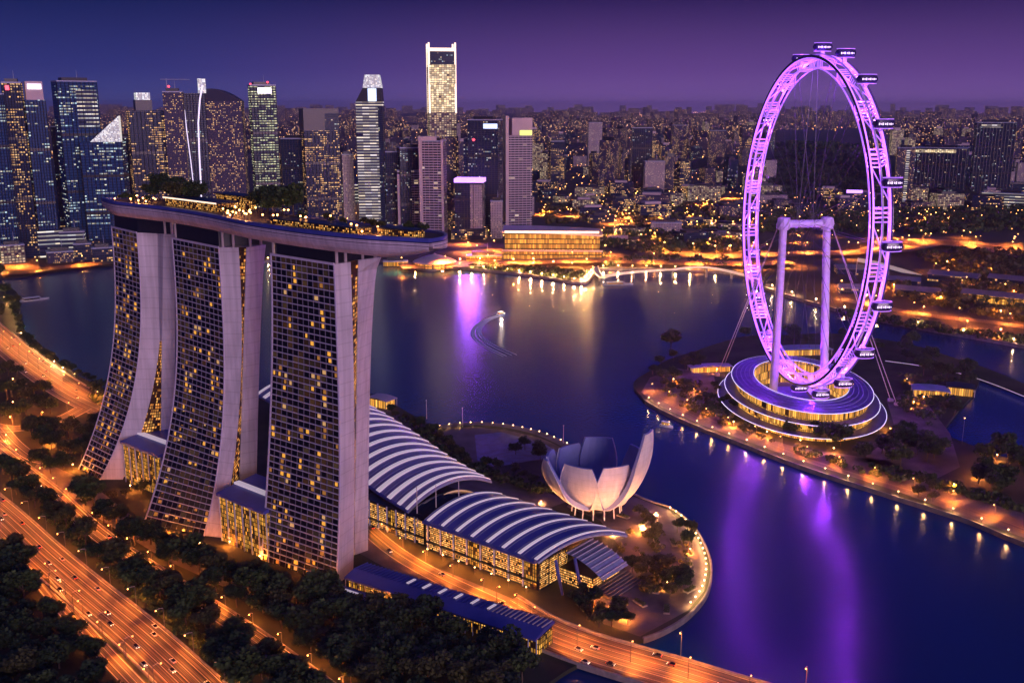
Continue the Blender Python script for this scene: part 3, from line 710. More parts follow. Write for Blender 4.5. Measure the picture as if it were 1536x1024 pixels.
# terminal: three stacked oval decks
term = thing('wheel_terminal', 'oval three-tier terminal building under the purple wheel, amber glass between pale rims', 'terminal', (265, 888, 0))
TCX, TCY, TAX = 265.0, 888.0, Vector((.06, .998, 0)).normalized(); TBX = Vector((TAX.y, -TAX.x, 0))
def oval(a, b, z, n=64, dx=0, dy=0):
    return [Vector((TCX + dx, TCY + dy, z)) + TAX * a * math.cos(k * 2 * math.pi / n) + TBX * b * math.sin(k * 2 * math.pi / n) for k in range(n)]
def oval_wall(name, a, b, z0, z1, m):
    r0, r1 = oval(a, b, z0), oval(a, b, z1); per = 2 * math.pi * (a + b) / 2 / 64
    mb = MB(); mb.grid([r0, r1], closed=True, uvs=lambda i, j: (j * per, z0 if i == 0 else z1)); return mb.build(name, m, term)
def oval_ring(name, a0, b0, a1, b1, z0, z1, m):
    mb = MB(); mb.grid([oval(a1, b1, z0), oval(a0, b0, z0), oval(a0, b0, z0 + .8), oval(a1, b1, z1), oval(a1, b1, z0)], closed=True); return mb.build(name, m, term)
def oval_light(a, b, z, r=.30):
    mb = MB(); mb.tube(oval(a, b, z), r, 5, closed=True); mb.build('rim_light', M_['edge'], term)
M_['termroof'] = mat('terminal_roof', (.12, .08, .27), .4, var=.25, scale=.12, metal=.2)
oval_ring('roof', 100, 60, 70, 40, 22.5, 25.5, M_['termroof']); oval_light(100.4, 60.4, 23); oval_light(70.5, 40.5, 25.8, .25)
for a_, b_ in ((94, 56), (88, 52), (82, 48.4), (76, 44.4)):
    mb = MB(); mb.tube(oval(a_, b_, 23.1 + (100 - a_) * .1), .35, 4, closed=True); mb.build('roof_seam', M_['steel'], term)
oval_wall('upper_glazing', 96, 56.5, 15, 22.5, M_['amberwall'])
oval_ring('middle_deck', 106, 66, 90, 52, 13.6, 15, M_['termroof']); oval_light(106.4, 66.4, 14.1)
oval_wall('lower_glazing', 101, 61.5, 6.4, 13.6, M_['amberwall'])
oval_ring('lower_deck', 113, 72, 95, 56, 5.2, 6.4, M_['termroof']); oval_light(113.4, 72.4, 5.6)
oval_wall('ground_glazing', 103, 63, 0, 5.2, M_['amberwall'])
oval_wall('courtyard_wall', 70, 40, 3, 25.4, M_['amberwall'])
mb = MB(); mb.face(oval(70, 40, 3)); mb.build('courtyard_floor', M_['pave'], term)
mb = MB(); mb.tube([Vector((TCX, TCY, 9)) + TAX * x + TBX * y for x, y in ((-52, 20), (-10, 16), (30, 14), (54, 8))], 2.2, 6); mb.build('boarding_ramp', M_['neon2'], term)
p = WC.copy(); p.z = 4
mb = MB(); mb.box((p.x, p.y, 3), 26, 60, 12); mb.build('boarding_hall', M_['termroof'], term)

# ------------------------------------------------------------------ roads and pavings
def RD(*a, **k): return road(*a, **k)
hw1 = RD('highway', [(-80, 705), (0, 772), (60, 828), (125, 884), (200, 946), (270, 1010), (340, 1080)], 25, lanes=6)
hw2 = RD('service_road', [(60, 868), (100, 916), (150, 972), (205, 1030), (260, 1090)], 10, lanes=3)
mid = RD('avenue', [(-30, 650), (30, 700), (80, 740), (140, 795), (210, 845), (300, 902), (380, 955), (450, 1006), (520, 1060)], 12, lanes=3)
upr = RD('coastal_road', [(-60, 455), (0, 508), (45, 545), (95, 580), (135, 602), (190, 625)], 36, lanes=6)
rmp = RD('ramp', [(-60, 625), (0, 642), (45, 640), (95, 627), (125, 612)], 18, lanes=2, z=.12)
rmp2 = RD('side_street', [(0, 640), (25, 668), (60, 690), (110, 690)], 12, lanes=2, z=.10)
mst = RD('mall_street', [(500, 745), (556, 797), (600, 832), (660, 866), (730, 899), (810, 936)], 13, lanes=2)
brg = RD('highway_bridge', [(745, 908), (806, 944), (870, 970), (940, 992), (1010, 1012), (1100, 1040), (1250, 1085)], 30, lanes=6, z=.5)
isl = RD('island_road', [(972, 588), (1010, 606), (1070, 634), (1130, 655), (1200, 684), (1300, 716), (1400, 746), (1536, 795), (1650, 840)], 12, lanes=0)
paving('island_promenade', [(962, 588), (975, 566), (1015, 552), (1070, 560), (1090, 640), (1200, 672), (1330, 690), (1420, 735), (1536, 770), (1536, 806), (1350, 738), (1200, 690), (1060, 640), (985, 608)])
paving('island_plaza', [(1330, 600), (1380, 590), (1425, 650), (1440, 700), (1400, 720), (1290, 690), (1345, 650)])
paving('museum_promenade', [(885, 700), (945, 742), (1004, 765), (1052, 815), (1062, 852), (1056, 886), (1032, 915), (960, 954), (905, 935), (880, 880), (930, 820), (900, 780), (850, 760)])
paving('event_plaza', [(660, 650), (672, 641), (710, 640), (760, 645), (810, 656), (850, 674), (875, 692), (800, 690), (740, 700), (700, 690)])
paving('mall_forecourt', [(556, 800), (640, 845), (800, 910), (870, 950), (830, 965), (640, 885), (540, 830)], z=.02)
paving('tower_forecourt', [(60, 690), (130, 720), (220, 790), (330, 850), (400, 880), (380, 900), (250, 840), (120, 760), (40, 715)], z=.02)
paving('bay_promenade', [(553, 602), (600, 622), (650, 652), (712, 690), (745, 712), (800, 728), (850, 752), (800, 770), (700, 740), (553, 680)], z=.02)
pond = paving('lily_pond', [(712, 652), (752, 648), (815, 664), (846, 684), (800, 690), (745, 700), (716, 690)], z=.05, m=mat('pond', (.05, .07, .22), .3, var=.5, scale=.15))
quay_wall('quay_wall', SA[200:] if 0 else [p for p in SA if p.y < 760 and p.x > -60 and to_px(p)[1] < 958], 'pale stone quay wall round the museum promontory')
quay_wall('quay_wall', SB3, 'long stone quay wall along the front of the wheel island', 1.2)
quay_wall('quay_wall', [p for p in SC if -700 < p.x < -300], 'stone quay wall below the left downtown towers', 2)
quay_wall('quay_wall', [p for p in SC if -250 < p.x < 1100], 'stone quay wall along the far shore behind the bridge', 2, 2)
# the lit curved boardwalk between the bay and the lily pond
bwk = spline(GP([(662, 642), (690, 638), (725, 637), (765, 641), (810, 652), (850, 670), (878, 690)], 1), 6)
mb = MB(); mb.strip(*ribbon(bwk, 9, 1.0)); struct(mb.build('boardwalk', M_['pave']))

# parapets and piers of the bridge
for side, lab in ((15.2, 'pale concrete parapet on the water side of the highway bridge'), (-15.2, 'pale concrete parapet on the tree side of the highway bridge')):
    pts = [p for p in brg]
    o = thing('parapet', lab, 'parapet', tuple(pts[8])); l_, r_ = ribbon(pts, .8, .5, side)
    mb = MB(); mb.grid([[a + Vector((0, 0, -2)), a + Vector((0, 0, 1.3)), b + Vector((0, 0, 1.3)), b + Vector((0, 0, -2))] for a, b in zip(l_, r_)]); mb.build('barrier', M_['barrier'], o)
for (pts, w, lab) in ((hw1, 25.6, 'low concrete barrier along the tree side of the wide highway'), (hw1, -25.6, 'low concrete barrier along the near side of the wide highway'), (upr, 36.6, 'low barrier between the coastal road and the shore trees'), (mid, 12.8, 'low kerb wall along the avenue facing the towers')):
    o = thing('barrier', lab, 'barrier', tuple(pts[4])); l_, r_ = ribbon(pts, .7, .05, w / 2)
    mb = MB(); mb.grid([[a, a + Vector((0, 0, 1)), b + Vector((0, 0, 1)), b] for a, b in zip(l_, r_)]); mb.build('wall', M_['barrier'], o)

# far roads
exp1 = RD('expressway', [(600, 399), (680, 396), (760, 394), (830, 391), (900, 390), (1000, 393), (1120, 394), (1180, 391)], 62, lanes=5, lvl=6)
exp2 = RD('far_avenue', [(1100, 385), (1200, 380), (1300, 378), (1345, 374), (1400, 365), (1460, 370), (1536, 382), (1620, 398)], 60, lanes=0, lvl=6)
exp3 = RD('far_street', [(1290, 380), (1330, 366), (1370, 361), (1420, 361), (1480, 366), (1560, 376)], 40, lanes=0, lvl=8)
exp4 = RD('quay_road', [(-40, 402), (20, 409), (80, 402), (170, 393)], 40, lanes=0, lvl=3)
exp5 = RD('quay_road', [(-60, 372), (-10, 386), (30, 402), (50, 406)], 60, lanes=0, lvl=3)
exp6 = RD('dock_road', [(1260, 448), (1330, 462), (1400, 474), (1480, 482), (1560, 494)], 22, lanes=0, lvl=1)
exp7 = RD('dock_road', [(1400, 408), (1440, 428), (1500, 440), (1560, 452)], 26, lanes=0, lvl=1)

# ------------------------------------------------------------------ lamps
def spot(e, col=(1, .25, .03), ang=150, r=.5):
    k = (e, col, ang)
    if k not in SPD:
        d = bpy.data.lights.new('lamp_light', 'SPOT'); d.energy = e * 3.4; d.color = col; d.spot_size = R(ang); d.spot_blend = .6; d.shadow_soft_size = r; SPD[k] = d
    return SPD[k]
def pointl(e, col=(1, .42, .12), r=.5):
    k = ('p', e, col)
    if k not in SPD:
        d = bpy.data.lights.new('lamp_light', 'POINT'); d.energy = e * 3.0; d.color = col; d.shadow_soft_size = r; SPD[k] = d
    return SPD[k]
LM = {}
def lamp(pos, h, label, group, e, d=None, name='street_lamp', br=.35, col=(1, .25, .03), kind='spot', bulb='bulb', arm=2.0):
    key = (name, h, br, bulb, arm)
    if key not in LM:
        mb = MB(); mb.tube([(0, 0, 0), (0, 0, h)], [.14 + h * .006, .07 + h * .004], 6); a = mb.mesh('pole'); a.materials.append(M_['pole'])
        mb = MB()
        if arm: mb.tube([(0, 0, h), (arm * .5, 0, h + .5), (arm, 0, h + .3)], .12, 5)
        mb.lathe([(0.05, br * .9), (br * .9, br * .5), (br * 1.2, 0)], (arm, 0, h + .3 - br * .1), 8); c = mb.mesh('lamp_hood'); c.materials.append(M_['mast'])
        mb = MB(); mb.lathe([(.02, br), (br * .7, br * .7), (br, 0), (br * .7, -br * .7), (.02, -br)], (arm, 0, h - br * .3), 8); b_ = mb.mesh('bulb'); b_.materials.append(M_[bulb])
        LM[key] = (a, c, b_)
    a, c, b_ = LM[key]
    o = thing(name, label, 'lamp', tuple(pos), group)
    if d is not None: o.rotation_euler[2] = math.atan2(d.y, d.x)
    for nm, me in (('pole', a), ('lamp_hood', c), ('bulb', b_)):
        k = bpy.data.objects.new(nm, me); COL.objects.link(k); k.parent = o
    if e:
        k = bpy.data.objects.new('lamp_light', spot(e, col) if kind == 'spot' else pointl(e, col)); COL.objects.link(k); k.parent = o; k.location = (arm, 0, h - br * 1.6)
    return o
def row(pts, step, side, h, label, e, start=0.0, **kw):
    for (p, d) in along(pts, step, start):
        q = Vector((-d.y, d.x, 0)); x, y = to_px(p)
        if not (-60 < x < 1600 and y < 1110): continue
        lamp(p + q * side, h, label, label, e, d=q * (-1 if side > 0 else 1), **kw)
row(hw1, 34, 13.8, 11, 'tall orange lamp on the tree side of the wide highway', 6200, arm=4.0)
row(hw1, 34, -13.8, 11, 'tall orange lamp on the near side of the wide highway', 4600, start=17, arm=4.0)
row(hw2, 30, 5.5, 9, 'orange lamp beside the narrow road below the highway', 4000)
row(mid, 28, 7, 6.5, 'orange lamp along the avenue between the tree rows', 4200, kind='point')
row(upr, 42, 0, 12, 'orange lamp on the coastal road left of the far hotel tower', 17000)
row(rmp, 34, 8, 9, 'orange lamp on the ramp among the left-hand trees', 12000, kind='point')
row(mst, 26, 6, 8, 'orange lamp on the street between the mall and the walkway', 8500)
row(brg, 30, 0, 11, 'orange lamp in the middle of the highway bridge', 12500)
row(brg, 62, 16.2, 15, 'tall pale lamp mast at the water edge of the bridge', 6000, start=110)
row(isl, 30, 6.5, 8, 'orange lamp along the island front road', 9000)
row(exp1, 75, -28, 18, 'tall lamp on the bright expressway behind the bridge', 250000, br=.9, arm=6)
row(exp2, 80, 22, 18, 'tall lamp on the far avenue behind the wheel', 150000, br=.9, arm=6)
row(exp3, 90, 0, 20, 'tall lamp on the far curved street at right', 150000, br=1.0, arm=5)
row(exp4, 75, 0, 16, 'tall lamp on the quay road below the left towers', 120000, br=.9, arm=5)
row(exp5, 80, 0, 18, 'tall lamp on the street left of the downtown towers', 240000, br=.9, arm=5)
row(exp6, 60, 0, 14, 'lamp on the dock road across the channel', 45000, br=.7, arm=3)
row(exp7, 70, 0, 15, 'lamp on the upper dock road across the channel', 90000, br=.7, arm=3)
def bollards(pts, step, h, label, e, start=0.0, off=0.0, br=.55, every=1):
    for i, (p, d) in enumerate(along(pts, step, start)):
        q = Vector((-d.y, d.x, 0)) * off
        lamp(Vector((p.x, p.y, 0)) + q, h, label, label, e if i % every == 0 else 0, name='bollard_lamp', br=br, kind='point', bulb='bulbw', arm=0, col=(1, .5, .18))
prom = [p for p in SA if p.x > 95 and p.y < 640]
bollards(prom, 7.5, 3.2, 'small glowing lamp along the museum promenade edge', 1300, off=-3.2, br=.5)
bollards(SB3[::-1], 20, 4, 'small warm lamp along the island quay wall', 2200, off=3.5, br=.5)
bollards(bwk, 9, 2.6, 'small lamp on the curved boardwalk by the lily pond', 700, off=3.6, br=.4)
bollards([p for p in SC if -180 < p.x < 330], 24, 6, 'warm lamp along the far quay wall behind the bay', 42000, off=6, br=1.0)
bollards([p for p in SC if 330 <= p.x < 900], 60, 6, 'warm lamp along the channel bank across from the island', 30000, off=8, br=.9)
bollards([p for p in SC if -560 < p.x < -400], 26, 6, 'warm lamp on the quay below the left towers', 14000, off=6, br=.9)
bollards(spline(GP([(0, 445), (20, 455), (32, 480), (40, 505), (70, 530), (100, 555), (140, 575)], 0), 5), 34, 5, 'warm lamp on the wooded shore left of the far tower', 8000, off=-5, br=.7)

# ------------------------------------------------------------------ cars
M_['head'] = mat('headlamp', (.9, .9, .8), .3, emit=(1, .86, .62), es=9, var=0); M_['tail'] = mat('tail_lamp', (.6, .05, .05), .3, emit=(1, .06, .02), es=6, var=0)
M_['tyre'] = mat('tyre', (.02, .02, .02), .8, var=.1)
PAINT = [mat('car_paint', c, .3, var=0) for c in ((.5, .5, .52), (.03, .03, .035), (.35, .05, .04), (.10, .12, .2), (.6, .6, .58))]
def car_meshes():
    out = {}
    prof = [(-2.2, .35), (-2.25, .8), (-1.75, .92), (1.0, .95), (2.1, .82), (2.25, .45), (2.2, .35)]
    mb = MB(); a = [(x, -.88, z) for x, z in prof]; b = [(x, .88, z) for x, z in prof]; mb.grid([a, b], closed=True); mb.face(a); mb.face(b[::-1]); out['body'] = mb.mesh('body')
    prof = [(-1.7, .93), (-1.2, 1.42), (.35, 1.45), (1.15, .95)]
    mb = MB(); a = [(x, -.74, z) for x, z in prof]; b = [(x, .74, z) for x, z in prof]; mb.grid([a, b], closed=True); mb.face(a); mb.face(b[::-1]); out['cabin'] = mb.mesh('cabin'); out['cabin'].materials.append(M_['glass'])
    mb = MB(); n_ = 10; c = [[(.33 * math.cos(k * 2 * math.pi / n_), y, .33 + .33 * math.sin(k * 2 * math.pi / n_)) for k in range(n_)] for y in (-.1, .1)]; mb.grid(c, closed=True); mb.face(c[0]); mb.face(c[1][::-1]); out['wheel'] = mb.mesh('wheel'); out['wheel'].materials.append(M_['tyre'])
    for nm, x in (('headlight', 2.22), ('tail_light', -2.27)):
        mb = MB(); mb.box((x, 0, .55), .12, .42, .2); out[nm] = mb.mesh(nm); out[nm].materials.append(M_['head' if x > 0 else 'tail'])
    return out
CM = car_meshes(); CB = []
for p_ in PAINT: q = CM['body'].copy(); q.materials.append(p_); CB.append(q)
kr = random.Random(31)
def car(p, d, label):
    o = thing('car', label, 'car', tuple(p), label); o.rotation_euler[2] = math.atan2(d.y, d.x); o.rotation_mode = 'XYZ'
    for nm, me, loc in [('body', kr.choice(CB), (0, 0, 0)), ('cabin', CM['cabin'], (0, 0, 0))] + [('wheel', CM['wheel'], (x, y, 0)) for x in (-1.35, 1.4) for y in (-.85, .85)] + [(k, CM[k], (0, y, 0)) for k in ('headlight', 'tail_light') for y in (-.6, .6)]:
        c = bpy.data.objects.new(nm, me); COL.objects.link(c); c.parent = o; c.location = loc
def traffic(pts, lanes, step, z, label):
    for off, sg in lanes:
        for (p, d) in along(pts, step, kr.uniform(0, step)):
            j = d * kr.uniform(-step * .35, step * .35); x, y = to_px(p)
            if kr.random() < .3 or not (-20 < x < 1556 and y < 1050): continue
            q = Vector((-d.y, d.x, 0)); c = p + q * off + j; car(Vector((c.x, c.y, z)), d * sg, label)
traffic(hw1, ((-9.9, 1), (-5.9, 1), (-2, 1), (2, -1), (5.9, -1), (9.9, -1)), 62, .13, 'car with lit lamps driving on the wide lower-left highway')
traffic(brg, ((-11.8, 1), (-7.1, 1), (-2.4, 1), (2.4, -1), (7.1, -1), (11.8, -1)), 60, .58, 'car with lit lamps driving over the highway bridge')
traffic(upr, ((-13, 1), (-4, 1), (4, -1), (13, -1)), 85, .13, 'car with lit lamps driving on the coastal road at left')
traffic(mid, ((-3, 1), (3, -1)), 70, .13, 'car with lit lamps driving along the tree-lined avenue')
traffic(mst, ((-3, 1), (3, -1)), 55, .13, 'car with lit lamps on the street before the mall')
# ------------------------------------------------------------------ trees
def crown_mesh(seed, h, w, m, leafs=1500, flat=.7, ls=.75, lobes=9):
    rnd = random.Random(seed); mb = MB(); cl = []
    for k in range(lobes):
        a = rnd.random() * 6.283; r = rnd.random() ** .6 * w * .36
        cl.append((Vector((math.cos(a) * r, math.sin(a) * r, h * (.58 + .30 * rnd.random()) - r * .18)), w * (.17 + .12 * rnd.random())))
    for i in range(leafs):
        c, rr = cl[rnd.randrange(lobes)]
        while True:
            d = Vector((rnd.uniform(-1, 1), rnd.uniform(-1, 1), rnd.uniform(-1, 1)))
            if .05 < d.length < 1: break
        d = d.normalized() * (rnd.random() ** .35); p = c + Vector((d.x * rr, d.y * rr, d.z * rr * flat))
        s = ls * (.6 + rnd.random() * .8); x = Vector((rnd.uniform(-1, 1), rnd.uniform(-1, 1), rnd.uniform(-.5, .5))).normalized() * s
        y = x.cross(Vector((rnd.uniform(-.6, .6), rnd.uniform(-.6, .6), 1))).normalized() * s * .8
        mb.face([p - x, p - y * .8, p + x, p + y])
    me = mb.mesh('crown'); me.materials.append(m); return me, cl
def trunk_mesh(seed, h, w, cl):
    rnd = random.Random(seed); mb = MB()
    mb.tube([(0, 0, 0), (.1, .05, h * .25), (0, .1, h * .5), (.1, 0, h * .62)], [.045 * h * .6, .030 * h * .7, .022 * h * .7, .015 * h * .6], 6)
    for c, r in cl[:6]: mb.tube([(0, .05, h * .36), tuple(c * .5 + Vector((0, 0, h * .22))), tuple(c)], [.014 * h, .009 * h, .004 * h], 4)
    me = mb.mesh('trunk'); me.materials.append(M_['bark']); return me
TREES = []
for i, (h, w, lf, fl) in enumerate(((15, 15, 1500, .7), (14, 17, 1700, .62), (17, 14, 1500, .85), (13, 13, 1200, .75), (16, 18, 1800, .65), (11, 11, 1000, .8))):
    cm, cl = crown_mesh(100 + i, h, w, M_['leaf'][i % 3], lf, fl, .62 + .02 * w, 9 + i % 3); TREES.append((cm, trunk_mesh(200 + i, h, w, cl), h, w))
NT = [0]
def tree(pos, label, group, kinds=(0, 1, 2, 3, 4), sc=1.0, name='tree', rnd=random):
    cm, tm, h, w = TREES[rnd.choice(kinds)]
    cat_ = 'shrub' if name == 'shrub' else 'tree'; o = thing(name, label, cat_, tuple(pos), group); s = sc * rnd.uniform(.8, 1.2); o.scale = (s, s, s * rnd.uniform(.9, 1.12)); o.rotation_euler[2] = rnd.random() * 6.28
    for nm, me in (('trunk', tm), ('crown', cm)):
        k = bpy.data.objects.new(nm, me); COL.objects.link(k); k.parent = o
    NT[0] += 1
    return o
ROADS = [(hw1, 17), (hw2, 8), (mid, 9.5), (upr, 22), (rmp, 12), (rmp2, 8), (mst, 9), (brg, 19), (isl, 8)]
def clear(p):
    for pts, d in ROADS:
        for q in pts:
            if (q.x - p.x) ** 2 + (q.y - p.y) ** 2 < d * d: return False
    return True
def grove(px_poly, n, gap, label, kinds=(0, 1, 2, 3, 4), sc=1.0, z=0.0, seed=1, check=True, name='tree'):
    rnd = random.Random(seed); got = []; t = 0
    xs = [p[0] for p in px_poly]; ys = [p[1] for p in px_poly]
    while len(got) < n and t < n * 60:
        t += 1; x, y = rnd.uniform(min(xs), max(xs)), rnd.uniform(min(ys), max(ys))
        if not inside(x, y, px_poly): continue
        p = G(x, y, z)
        if any((p - q).length < gap for q in got) or (check and not clear(p)): continue
        got.append(p); tree(p, label, label, kinds, sc, name=name, rnd=rnd)
    return got
def tline(px, step, label, kinds=(0, 3, 5), sc=1.0, jit=2.0, z=0.0, seed=3, chk=False, name='tree'):
    rnd = random.Random(seed)
    for p, d in along(spline(GP(px, z), 6), step):
        p = p + Vector((rnd.uniform(-jit, jit), rnd.uniform(-jit, jit), 0))
        if chk and not clear(p): continue
        tree(p, label, label, kinds, sc, name=name, rnd=rnd)
grove([(-20, 800), (60, 880), (110, 945), (170, 1030), (190, 1100), (-20, 1100)], 34, 10.5, 'dark dense tree in the wood below the wide highway', sc=1.1, seed=11)
grove([(-20, 690), (20, 740), (110, 815), (200, 880), (300, 970), (380, 1060), (480, 1060), (420, 1000), (300, 925), (200, 868), (130, 815), (60, 755), (10, 705)], 46, 9, 'dark round tree in the strip between the highway and the avenue', sc=1.1, seed=12)
grove([(110, 735), (160, 775), (215, 810), (300, 850), (380, 880), (470, 905), (540, 925), (640, 945), (730, 985), (790, 1010), (780, 1080), (540, 1080), (450, 990), (370, 935), (290, 885), (200, 825), (130, 770)], 86, 8.6, 'dark tree in the belt between the avenue and the hotel towers', sc=1.12, seed=13)
grove([(0, 520), (30, 552), (70, 580), (105, 605), (90, 628), (0, 632)], 18, 9, 'tree on the dark island between the coastal road and the ramp', seed=14)
grove([(-10, 640), (100, 632), (150, 640), (150, 690), (100, 720), (50, 700), (0, 680)], 20, 9, 'tree among the lanes left of the far tower foot', seed=15)
tline([(22, 468), (40, 512), (75, 540), (110, 562), (150, 580)], 17, 'shore shrub between the coastal road and the bay', (3, 5), .8, seed=16, name='shrub')
grove([(-30, 405), (12, 420), (24, 440), (28, 480), (10, 500), (-30, 480)], 14, 13, 'dark tree on the headland at the left edge', sc=1.25, seed=17, check=False)
tline([(170, 752), (240, 735)], 10, 'clipped shrub at the foot of the amber hall', (5,), .7, 1, seed=18, name='shrub')
tline([(586, 622), (640, 648), (668, 668), (700, 694)], 11, 'shrub between the far vaulted roof and the boardwalk', (3, 5), .75, 2.5, seed=19, name='shrub')
grove([(765, 676), (800, 668), (815, 690), (780, 700)], 4, 9, 'tree beside the lily pond', (0, 3), .85, seed=20)
tline([(705, 700), (770, 712), (800, 728)], 12, 'shrub behind the near vaulted roof', (3, 5), .75, 2.5, seed=21, name='shrub')
tline([(955, 775), (985, 800), (965, 815)], 9, 'clipped shrub on the lawn right of the museum', (5,), .75, 1.5, seed=22, name='shrub')
grove([(1015, 795), (1045, 800), (1045, 832), (1020, 835)], 4, 8, 'lit tree near the rounded end of the promenade', (5, 3), .8, seed=23)
grove([(945, 850), (1000, 850), (1000, 868), (945, 868)], 6, 7, 'shrub in the hedge row before the entrance canopy', (5, 3), .8, seed=24, name='shrub')
grove([(990, 872), (1030, 872), (1025, 897), (990, 897)], 4, 7, 'round tree on the paved promontory', (5, 0), .8, seed=25)
grove([(862, 895), (925, 905), (950, 935), (915, 950), (870, 930)], 11, 7, 'shrub in the garden beside the bridge landing', (5, 3), .75, seed=26, name='shrub')
# island
grove([(985, 545), (1040, 530), (1070, 548), (1050, 580), (1000, 590), (970, 575)], 10, 10, 'tree at the island tip left of the terminal', sc=.85, seed=31)
tree(G(1006, 530), 'tall lone tree standing up from the left tip of the island', None, (2,), 1.5)
tree(G(985, 562), 'small tree at the outermost corner of the island tip', None, (3,), .9)
grove([(1040, 575), (1085, 585), (1120, 640), (1060, 625), (1015, 600)], 10, 9, 'shrub on the promenade left of the terminal', (3, 5), .85, seed=32, name='shrub')
grove([(1170, 645), (1215, 640), (1270, 655), (1270, 672), (1220, 668), (1175, 655)], 9, 9, 'dark tree in front of the terminal', (0, 4, 1), 1.0, seed=33)
grove([(1290, 665), (1345, 665), (1395, 640), (1410, 690), (1350, 705), (1300, 700)], 12, 9, 'dark tree right of the terminal', (0, 1, 4), 1.1, seed=34)
grove([(1330, 520), (1400, 525), (1480, 560), (1455, 580), (1360, 560)], 11, 12, 'dark tree on the bank behind the wheel', (0, 1, 4), 1.1, seed=35)
grove([(1100, 505), (1180, 500), (1290, 505), (1320, 530), (1280, 530), (1110, 520)], 9, 13, 'tree on the back shore of the island', (0, 1, 3), 1.0, seed=36)
grove([(1455, 690), (1530, 690), (1536, 760), (1470, 745)], 8, 10, 'tree by the path at the right edge', (0, 1, 4), 1.0, seed=37)
tree(G(1507, 680), 'broad umbrella tree beside the lagoon at right', None, (1,), 1.5)
grove([(1365, 722), (1412, 730), (1412, 755), (1372, 750)], 5, 7, 'low shrub between the two island paths', (5, 3), .8, seed=38, name='shrub')
grove([(1400, 600), (1420, 590), (1440, 620), (1410, 640)], 4, 8, 'shrub on the lagoon bank', (3, 5), .9, seed=39, name='shrub')
# lagoon edge light line and small pavilions on the island
o = thing('lagoon_wall', 'thin lit wall curving round the lagoon at right', 'wall', tuple(G(1330, 530)))
mb = MB(); mb.tube(spline(GP([(1328, 541), (1385, 549), (1440, 560), (1490, 576), (1550, 600)], 1.5), 6), .35, 5); mb.build('light_line', M_['rib'], o)
def pavilion(label, px, w, d, h, yaw, m='steel', glow='amberwall'):
    p = G(*px); o = thing('pavilion', label, 'pavilion', tuple(p)); ca, sa = math.cos(yaw), math.sin(yaw)
    def q(x, y, z): return Vector((p.x + x * w / 2 * ca - y * d / 2 * sa, p.y + x * w / 2 * sa + y * d / 2 * ca, z))
    mb = MB(); mb.prism([q(x, y, 0) for x, y in ((-.85, -.8), (.85, -.8), (.85, .8), (-.85, .8))], 0, h); mb.build('glazing', M_[glow], o)
    mb = MB(); g = []
    for k in range(7):
        x = -1 + k / 3; z = h + .3 + .22 * h * (1 - x * x); g.append([q(x, -1, z - .2), q(x, -1, z + .3), q(x, 1, z + .3), q(x, 1, z - .2)])
    mb.grid(g, closed=True); mb.face(g[0][::-1]); mb.face(g[-1]); mb.build('roof', M_[m], o)
    for x, y in ((-.95, -.95), (.95, -.95), (.95, .95), (-.95, .95)):
        mb = MB(); mb.bar(q(x, y, 0), q(x, y, h + .2), .5, .5); mb.build('post', M_['mast'], o)
    return o
pavilion('pale-roofed pavilion behind the wheel on the back shore', (1205, 530), 60, 22, 6, .1)
pavilion('flat pavilion at the lagoon head', (1395, 592), 34, 22, 6, -.3)
pavilion('long low shelter at the left of the terminal', (1065, 556), 46, 14, 5, .15, 'wall')
pavilion('boathouse at the edge of the lagoon', (1440, 590), 26, 20, 7, -.4, 'dark')
pavilion('pier pavilion with lit deck beside the farther vaulted roof', (572, 608), 26, 16, 7, -.6, 'mast')
lamp(G(1443, 665), 22, 'tall bare mast on the plaza by the lagoon', None, 0, name='mast', br=.4, arm=0)
for k, (x, y) in enumerate(((640, 628), (694, 640), (845, 668), (1018, 955 + 20), (590, 610))[:3]):
    o = thing('flagpole', ('thin mast at the bay corner of the farther roof', 'thin mast on the left end of the boardwalk', 'thin mast behind the lotus museum')[k], 'mast', tuple(G(x, y))); mb = MB(); p = G(x, y)
    mb.tube([p, p + Vector((0, 0, 17))], [.35, .2], 6); mb.build('pole', M_['mast'], o); mb = MB(); mb.lathe([(.5, 0), (.5, .4), (.1, .6)], p + Vector((0, 0, 16.9)), 8); mb.build('finial', M_['mast'], o)

# flood lamps at the foot of the museum and along the mall front
for k, a in enumerate((-150, -115, -80, -45, -10, 160)):
    p = MC + Vector((math.cos(R(a)) * 40, math.sin(R(a)) * 40, 0))
    lamp(p, 1.6, 'low floodlight on the ground round the lotus museum', 'floodlights round the museum', 15000 if k < 5 else 5000, name='floodlight', br=.45, kind='point', arm=0, col=(1, .36, .12), bulb='bulbw')
for k in range(7):
    p = E0 + UA * (4 + k * 13) - VA * 5; p.z = 0
    lamp(p, 4.5, 'short lamp on the pavement before the glass mall', 'short lamps before the mall', 2600, name='pavement_lamp', br=.4, kind='point', arm=0, bulb='bulbw')
for (x, y) in ((196, 735), (232, 752), (345, 820), (390, 842), (250, 800), (300, 822), (420, 868), (470, 888), (560, 912)):
    lamp(G(x, y), 4, 'short lamp among the trees at the hotel feet', 'short lamps at the hotel feet', 6500, name='garden_lamp', br=.45, kind='point', arm=0, bulb='bulbw')
for (x, y) in ((905, 915), (935, 928), (890, 890), (960, 842), (1000, 850), (1035, 830), (960, 800), (1000, 880)):
    lamp(G(x, y), 3.5, 'short lamp in the promontory garden', 'short lamps in the promontory garden', 9000, name='garden_lamp', br=.4, kind='point', arm=0, bulb='bulbw')
